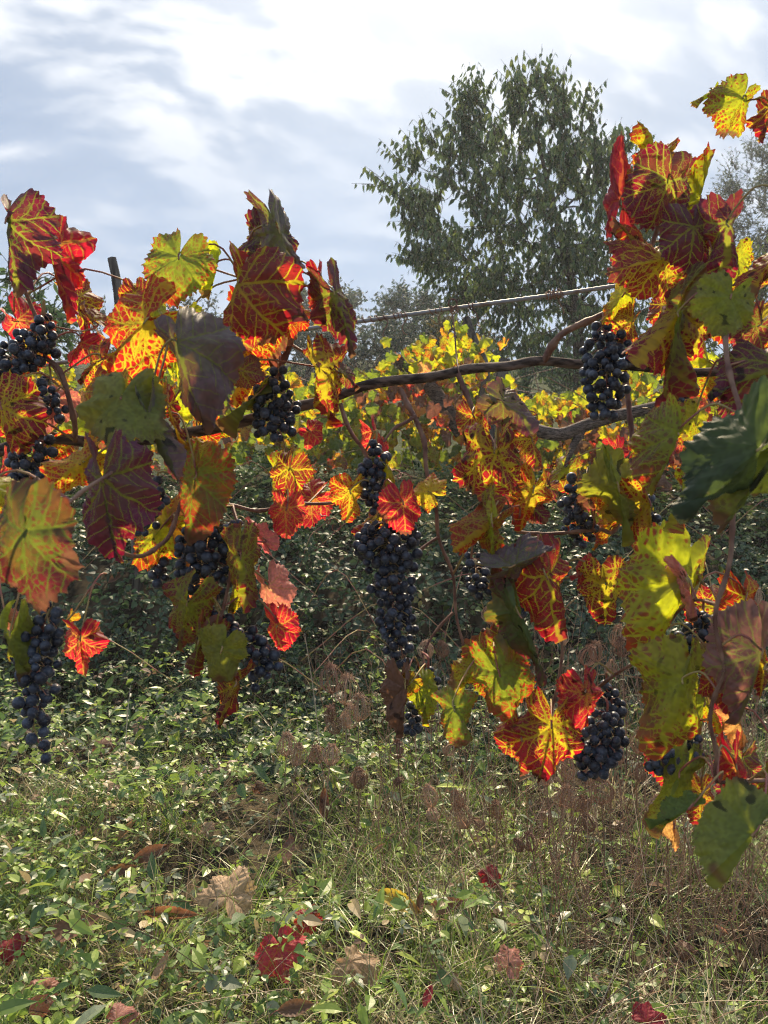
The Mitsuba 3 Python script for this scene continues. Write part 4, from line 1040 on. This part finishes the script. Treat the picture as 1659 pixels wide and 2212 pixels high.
def tree(name, label, poly, depth, n_clusters, twigs, leaves, leaf_len, leaf_w, colors, trunk, thick=0.7, droop=1.0, seed=0, twig_len=0.5, up=0.8, group=None, trunk_r=0.13, template=LONG):
    """poly: the crown's outline where it stands; thick: its depth as a share of its half width."""
    r = np.random.default_rng(seed)
    key = thing(name, label, "tree" if "tree" in name else "shrub", group)
    poly = np.asarray(poly, float)
    poly = poly.mean(0) + (poly - poly.mean(0)) * np.array([0.95, 0.955])
    lo, hi = poly.min(0), poly.max(0)
    q = lo + (hi - lo) * r.random((n_clusters * 6, 2))
    q = q[inside(poly, q[:, 0], q[:, 1])][:n_clusters]
    ed = edge_distance(poly, q[:, 0], q[:, 1])
    half = np.sqrt(np.clip(1 - (1 - np.clip(ed / (0.42 * (hi - lo).min()), 0, 1)) ** 2, 0, 1))
    wid = (hi - lo)[0] / 2 / F * depth * thick
    dd = depth + wid * half * (r.random(len(q)) * 2 - 1)
    C = np.array([EYE + d * (FWD + RIGHT * (x - 829.5) / F + UP * (1106 - y) / F) for (x, y), d in zip(q, dd)])
    base = at(trunk[0], trunk[1], depth)
    base[2] = float(ground_z(np.array(base[0]), np.array(base[1]))) - 0.1
    fork = at(trunk[2], trunk[3], depth)
    top = C[np.argmax(C[:, 2])]
    tl = smoothline([base, (base + fork) / 2 + [0.05, 0, 0], fork, (fork + top) / 2, top], 30)
    parts = [tube(tl, np.linspace(trunk_r, 0.012, 30), 8, 0.1, seed)]
    nodes, rad = [tl[k] for k in range(6, 30)], [trunk_r * (1 - k / 30) for k in range(6, 30)]
    order = np.argsort(np.linalg.norm(C - fork, axis=1))
    for c in C[order]:
        N = np.array(nodes)
        w = np.linalg.norm(N - c, axis=1) + 0.7 * np.maximum(0, N[:, 2] - c[2] + 0.1)
        k = int(np.argmin(w))
        a = N[k]
        mid = (a + c) / 2 + np.array([0, 0, -0.08]) * np.linalg.norm(c - a) + 0.05 * r.normal(size=3)
        line = smoothline([a, mid, c], 6)
        r0 = min(rad[k] * 0.7, 0.05)
        parts.append(tube(line, np.linspace(r0, max(r0 * 0.45, 0.006), 6), 5, cap=False))
        nodes += list(line[2:])
        rad += list(np.linspace(r0, max(r0 * 0.45, 0.006), 6)[2:])
    pos, dirs = [], []
    cen = C.mean(0)
    for c in C:
        for k in range(twigs):
            d = unit(unit(c - cen) * 0.7 + rand_dirs(1, r)[0] * 0.9 + [0, 0, up])
            L = twig_len * (0.5 + 0.8 * r.random())
            m = leaves
            t = (np.arange(m) + r.random(m)) / m
            p = c + d * L * t[:, None] + np.array([0, 0, -0.25]) * (L * t[:, None]) ** 2
            w_ = L * np.array([0, 0.5, 1.0])[:, None]
            parts.append(tube(c + d * w_ + np.array([0, 0, -0.25]) * w_**2, [0.007, 0.004, 0.002], 3, cap=False))
            pos.append(p)
            side = rand_dirs(m, r)
            dirs.append(unit(side * 0.75 + d * 0.35 + np.array([0, 0, -droop])))
    pos, dirs = np.vstack(pos), np.vstack(dirs)
    n = len(pos)
    sc = leaf_len * (0.7 + 0.6 * r.random(n))
    col = pick(colors, n, r, var=0.25)
    m = scatter(template[0], template[1], pos, frames_from(dirs, rand_dirs(n, r) + [0, -0.3, 0.4]), np.stack([sc * leaf_w, sc, sc], 1), col)
    part(key, "trunk", mikit.ply(join(parts), "bark_material", smooth=True))
    tag(part(key, "crown", plyc(m, "crown_material")), kind="stuff")
    return key


GREENS = [(0.10, 0.15, 0.065), (0.13, 0.19, 0.065), (0.08, 0.125, 0.065), (0.18, 0.23, 0.07), (0.10, 0.16, 0.075)]
tree("cherry_tree", "tall dark green tree with drooping leaves rising behind the wire", [(1110, 135), (1150, 140), (1185, 165), (1225, 190), (1262, 225), (1310, 250), (1320, 300), (1360, 320), (1410, 350), (1440, 450), (1420, 560), (1400, 700), (1330, 830), (1180, 840), (1080, 800), (1070, 700), (1010, 690), (975, 640), (920, 600), (868, 550), (905, 510), (850, 470), (810, 408), (870, 390), (830, 345), (890, 335), (905, 300), (950, 275), (985, 235), (1010, 195), (1045, 180), (1070, 160), (1090, 145)],
     12.0, 430, 6, 6, 0.115, 0.72, GREENS, (1250, 900, 1240, 640), 0.75, 1.5, 3, 0.50, 0.9, template=OV)
tree("peach_tree", "small green tree with narrow leaves at the left edge behind the grapes", [(-160, 560), (30, 590), (110, 610), (118, 680), (100, 760), (120, 800), (60, 860), (-100, 880), (-200, 700)],
     7.0, 60, 5, 7, 0.10, 0.9, [(0.07, 0.13, 0.04), (0.10, 0.17, 0.05), (0.05, 0.10, 0.045)], (-60, 1000, -50, 800), 0.7, 0.6, 4, 0.30, 0.3)
tree("feathery_tree", "pale grey-green feathery tree at the right edge behind the leaves", [(1640, 318), (1700, 330), (1760, 420), (1740, 620), (1600, 620), (1530, 560), (1545, 470), (1560, 390), (1590, 340)],
     20.0, 150, 6, 9, 0.09, 1.0, [(0.12, 0.15, 0.10), (0.15, 0.18, 0.12), (0.09, 0.12, 0.08)], (1650, 900, 1640, 640), 0.7, 0.2, 5, 0.7, 0.6)
tree("green_tree", "light green leafy tree at the right edge below the feathery one", [(1490, 560), (1600, 540), (1700, 560), (1720, 760), (1560, 800), (1480, 760), (1460, 640)],
     14.0, 90, 6, 7, 0.11, 0.9, [(0.10, 0.15, 0.035), (0.13, 0.18, 0.05), (0.07, 0.11, 0.035)], (1600, 920, 1590, 780), 0.7, 0.7, 6, 0.5, 0.4)
BLUES = [(0.05, 0.08, 0.05), (0.07, 0.10, 0.06), (0.04, 0.065, 0.05)]
for k, (lab, poly, d, col, tr) in enumerate([
    ("airy grey-green tree on the skyline left of the gap, beside the drooping purple leaf", [(600, 650), (660, 640), (720, 630), (775, 650), (790, 690), (770, 760), (640, 770), (590, 720)], 26, [(0.10, 0.13, 0.09), (0.07, 0.10, 0.07)], (690, 860, 690, 760)),
    ("airy grey-green tree on the skyline in the middle of the gap", [(835, 640), (880, 632), (925, 645), (960, 680), (950, 760), (840, 770), (812, 720), (820, 680)], 24, [(0.09, 0.13, 0.08), (0.06, 0.10, 0.06)], (880, 860, 885, 750)),
    ("dark bushy tree under the wire left of the gap", [(590, 740), (650, 715), (700, 722), (742, 760), (760, 830), (700, 880), (600, 870), (560, 800)], 18, BLUES, (660, 900, 660, 830)),
    ("dark green bush under the wire in the middle of the gap", [(770, 730), (830, 700), (900, 690), (960, 710), (990, 790), (960, 860), (800, 870), (760, 810)], 17, BLUES, (870, 900, 870, 830)),
    ("rusty brown bush at the foot of the big tree", [(950, 700), (1000, 690), (1060, 720), (1090, 800), (1070, 870), (960, 870), (930, 790)], 15, [(0.15, 0.11, 0.035), (0.11, 0.10, 0.03), (0.08, 0.09, 0.03)], (1010, 920, 1010, 840)),
    ("hazy tree behind the left clump of leaves", [(150, 700), (260, 660), (400, 640), (520, 680), (590, 760), (560, 880), (200, 880), (110, 800)], 24, BLUES, (350, 900, 350, 800)),
    ("green thicket behind the second vine row at right", [(1090, 790), (1200, 780), (1330, 790), (1480, 770), (1600, 780), (1700, 800), (1700, 900), (1100, 900)], 9.5, GREENS, (1400, 940, 1400, 880)),
]):
    tree("far_tree" if "tree" in lab else "far_shrub", lab, poly, d, 90, 6, 9, 0.0055 * d, 1.3, col, tr, 0.7, 0.25, 20 + k, 0.028 * d, 0.5, trunk_r=0.006 * d)

# ------------------------------------------------------------------ leaves fallen on the grass
def fallen(px, py, size_px, ang, style, label, shape="vine", curl=0.8, lift=0.13, tilt=0.40, k=0):
    r = np.random.default_rng(k + 600)
    ray = at(px, py, 1.0) - EYE
    d = 2.0
    for _ in range(30):
        p = EYE + ray * d
        d += (p[2] - float(ground_z(np.array(p[0]), np.array(p[1]))) - lift) * 0.6
    p = EYE + ray * d
    L = 0.88 * size_px * d / F
    t = np.array([math.sin(ang), math.cos(ang) * 0.55, math.cos(ang) * 0.5 * tilt * 2])
    n = unit(np.array([0.35 * r.normal(), -0.75 * tilt * 2, 0.8]))
    fr = frames_from(unit(t)[None], n[None])[0]
    if shape == "vine":
        V, f, uv = vine_leaf(style, 1.0, 1.0, 0.75, 0.15, curl * 0.5, 0.3, 0.07, seed=4000 + k)
        V = V - [0, 0.2, 0]
        V = V * L * 0.8
    else:
        nt, nw = 26, 8
        tt, ww = np.meshgrid(np.linspace(0, 1, nt), np.linspace(-1, 1, nw), indexing="ij")
        wd = 0.24 * np.sin(PI * np.clip(tt, 0.01, 0.99) ** 0.85) ** 0.8 * (1 + 0.05 * np.sin(tt * 60))
        a = ww * curl * 1.3
        x, z = wd * np.sin(a) / max(curl * 1.3, 1e-3), wd * (1 - np.cos(a)) / max(curl * 1.3, 1e-3)
        z = z + 0.25 * (tt - 0.5) ** 2 * (1 + r.normal() * 0.6) + 0.012 * np.sin(tt * 50) * np.abs(ww)
        V = np.stack([x, tt - 0.5, z], -1).reshape(-1, 3) * L
        ii, jj = np.meshgrid(np.arange(nt - 1), np.arange(nw - 1), indexing="ij")
        a0 = (ii * nw + jj).ravel()
        f = np.vstack([np.stack([a0, a0 + 1, a0 + nw + 1], 1), np.stack([a0, a0 + nw + 1, a0 + nw], 1)])
        uv = np.stack([look_id(style) + (x.ravel() * 1.4 + 1.25) / 2.5, (tt.ravel() * 1.0 + 1.25) / 2.5], 1)
    key = thing("fallen_leaf", label, "fallen leaf", "fallen leaves lying on the grass")
    P = p + V @ fr.T
    scene[key] = mikit.ply((P, f), "leaf_material", smooth=True, uv=uv)
    e = P[0] if shape != "vine" else p + np.array([0, -0.2 * L * 0.8, 0]) @ fr.T
    s = smoothline([e, e - fr[:, 1] * L * 0.12 + [0, 0, -0.004], e - fr[:, 1] * L * 0.25 + [0, 0, -0.012]], 6)
    scene[key + "__petiole"] = mikit.ply(tube(s, 0.0009, 5), "stalk_material", smooth=True)


for k, a in enumerate([
    (606, 2062, 105, 2.9, "redfall", "large red lobed vine leaf with pale veins, the brightest fallen leaf on the grass", "vine", .4), (328, 1845, 92, 0.95, "brown", "long brown leaf, upper one of the pair lying at left", "long", .7),
    (262, 1882, 78, 1.15, "brown", "short rust brown leaf just below the long brown leaf at left", "long", .9), (372, 1978, 135, 1.6, "brown", "long curled dark brown leaf low on the left", "long", 1.6),
    (155, 2010, 140, 1.0, "brown", "broad brown leaf nearest the left edge", "long", .5), (270, 1795, 80, 0.4, "tan", "rolled grey-tan leaf standing upright at left", "long", 1.7),
    (700, 1748, 100, 3.1, "brown", "rust brown rolled leaf hanging upright in the middle of the grass", "long", 1.5), (624, 1835, 74, 0.1, "brown", "dull brown oval leaf standing left of the middle", "long", .6),
    (500, 1920, 120, 0.2, "tan", "large wrinkled tan leaf left of the middle", "vine", 1.0), (862, 1952, 118, 2.2, "goldfall", "pale yellow long leaf lying in the middle of the grass", "long", .8),
    (905, 1950, 55, 0.1, "brown", "small orange-brown leaf touching the pale yellow one", "long", .8), (962, 1958, 92, 1.2, "brown", "orange-brown curved leaf right of the pale yellow one", "long", .7),
    (768, 2085, 88, 2.4, "tan", "crumpled pale tan leaf near the bottom middle", "vine", 1.2), (665, 1982, 58, 1.6, "crimson", "small curled pink-red leaf above the large red vine leaf", "vine", 1.4),
    (1058, 1893, 50, 2.8, "maroon", "small dark red leaf in the dry stalks right of the middle", "vine", 1.0), (352, 2090, 80, 0.2, "tan", "tan leaf lit through near the bottom left", "long", .8),
    (88, 2145, 80, 0.5, "pink", "pinkish dried leaf near the bottom left corner", "vine", 1.3), (25, 2040, 60, 0.9, "maroon", "crumpled red leaf at the left edge low down", "vine", 1.4),
    (262, 2200, 75, 1.4, "pink", "pale pinkish leaf cut by the bottom edge", "vine", .9), (1242, 1856, 48, 0.1, "tan", "peach-tan leaf standing among the dry stalks", "long", .6),
    (1103, 2075, 66, 0.5, "pink", "pink and tan leaf right of the middle near the bottom", "vine", 1.2), (1405, 2205, 75, 1.2, "maroon", "dull red leaf at the bottom edge on the right", "vine", .6),
    (925, 2152, 55, 0.3, "maroon", "small rusty red leaf at the bottom right of the middle", "long", .8), (640, 2178, 90, 1.3, "brown", "brown leaf under the bright green weed at the bottom", "long", .6), (225, 1605, 52, 0.9, "brown", "brown crumpled leaf on the brambles at left", "vine", 1.3), (300, 1560, 40, 0.4, "tan", "small pale tan leaf on the brambles at left", "vine", 1.0), (250, 1248, 46, 0.4, "brown", "reddish brown leaf caught on the dark brambles", "long", .8),
]):
    fallen(*a, k=k)
for k, (x, y, L, a, st, lab) in enumerate([
    (450, 1790, 34, .4, "tan", "small curled tan scrap above the large wrinkled tan leaf"), (180, 1790, 30, 1.2, "tan", "small tan scrap in the weeds left of the rolled grey-tan leaf"),
    (560, 1700, 30, 2.0, "brown", "small brown scrap between the leafy weeds and the dry clump"), (820, 1830, 32, .9, "tan", "small tan scrap above the pale yellow fallen leaf"),
    (1000, 1900, 34, 2.6, "tan", "small tan scrap above the orange-brown curved leaf"), (1320, 1960, 36, .5, "tan", "small tan scrap under the dry stalks at right"),
    (1480, 2050, 40, 1.1, "brown", "small brown leaf in the grass near the bottom right"), (430, 2130, 44, 2.2, "tan", "curled tan leaf in the weeds left of the large red fallen leaf"),
    (60, 1890, 36, .7, "tan", "small tan scrap at the left edge above the broad brown leaf"), (1180, 2140, 40, 1.9, "tan", "small tan leaf at the bottom right of the pink and tan leaf"),
    (980, 2120, 34, .3, "tan", "small tan scrap beside the small rusty red leaf at the bottom"), (1560, 2010, 36, 2.4, "tan", "small tan scrap nearest the right edge in the grass")]):
    fallen(x, y, L, a, st, lab, "long" if k % 2 else "vine", 1.3, 0.10, 0.5, 100 + k)

# single long straws in front of the brambles
for k, (lab, pts) in enumerate([
    ("long pale straw leaning in front of the dark brambles left of the longest grape bunch", [(658, 1368, 3.0), (678, 1500, 2.95), (700, 1700, 2.9)]),
    ("long thin straw crossing the brambles below the lower left grape bunch", [(615, 1580, 2.9), (650, 1690, 2.8), (700, 1790, 2.7)]),
    ("pale straw standing in the brambles under the orange fallen leaf row at left", [(282, 1480, 3.0), (276, 1540, 2.95), (270, 1620, 2.9)]),
    ("long reddish straw curving through the grass at the right, longest of the straws", [(1180, 1700, 2.3), (1195, 1830, 2.25), (1215, 1990, 2.15), (1280, 2150, 2.0)]),
    ("long straw leaning to the left through the grass in the middle", [(640, 1690, 2.5), (760, 1850, 2.35), (880, 2010, 2.2)]),
    ("bent brown straw near the bottom right with a kink halfway", [(1455, 1830, 2.1), (1440, 1960, 2.05), (1430, 2060, 2.0), (1380, 2130, 1.95)]),
]):
    key = thing("dry_straw", lab, "straw", "single long straws standing in the grass")
    line = smoothline([at(*q) for q in pts], 24)
    v, f = tube(line, np.linspace(0.0011, 0.0019, 24), 5)
    scene[key] = plyc((v, f, np.repeat([[(0.46, 0.36, 0.25), (0.40, 0.30, 0.2), (0.50, 0.42, 0.3), (0.36, 0.2, 0.13), (0.45, 0.36, 0.24), (0.36, 0.22, 0.14)][k]], len(v), 0)), "dry_material", smooth=True)


# ------------------------------------------------------------------ the damp autumn air
scene["air"] = {"type": "homogeneous", "albedo": 0.95, "sigma_t": 0.0038}
scene["haze"] = {"type": "cube", "to_world": T().translate([0, 30, 6]).scale([60, 45, 8]), "bsdf": {"type": "null"}, "interior": {"type": "ref", "id": "air"}}
tag("haze", "thin autumn haze in the air", kind="stuff")
scene["camera"]["medium"] = {"type": "ref", "id": "air"}
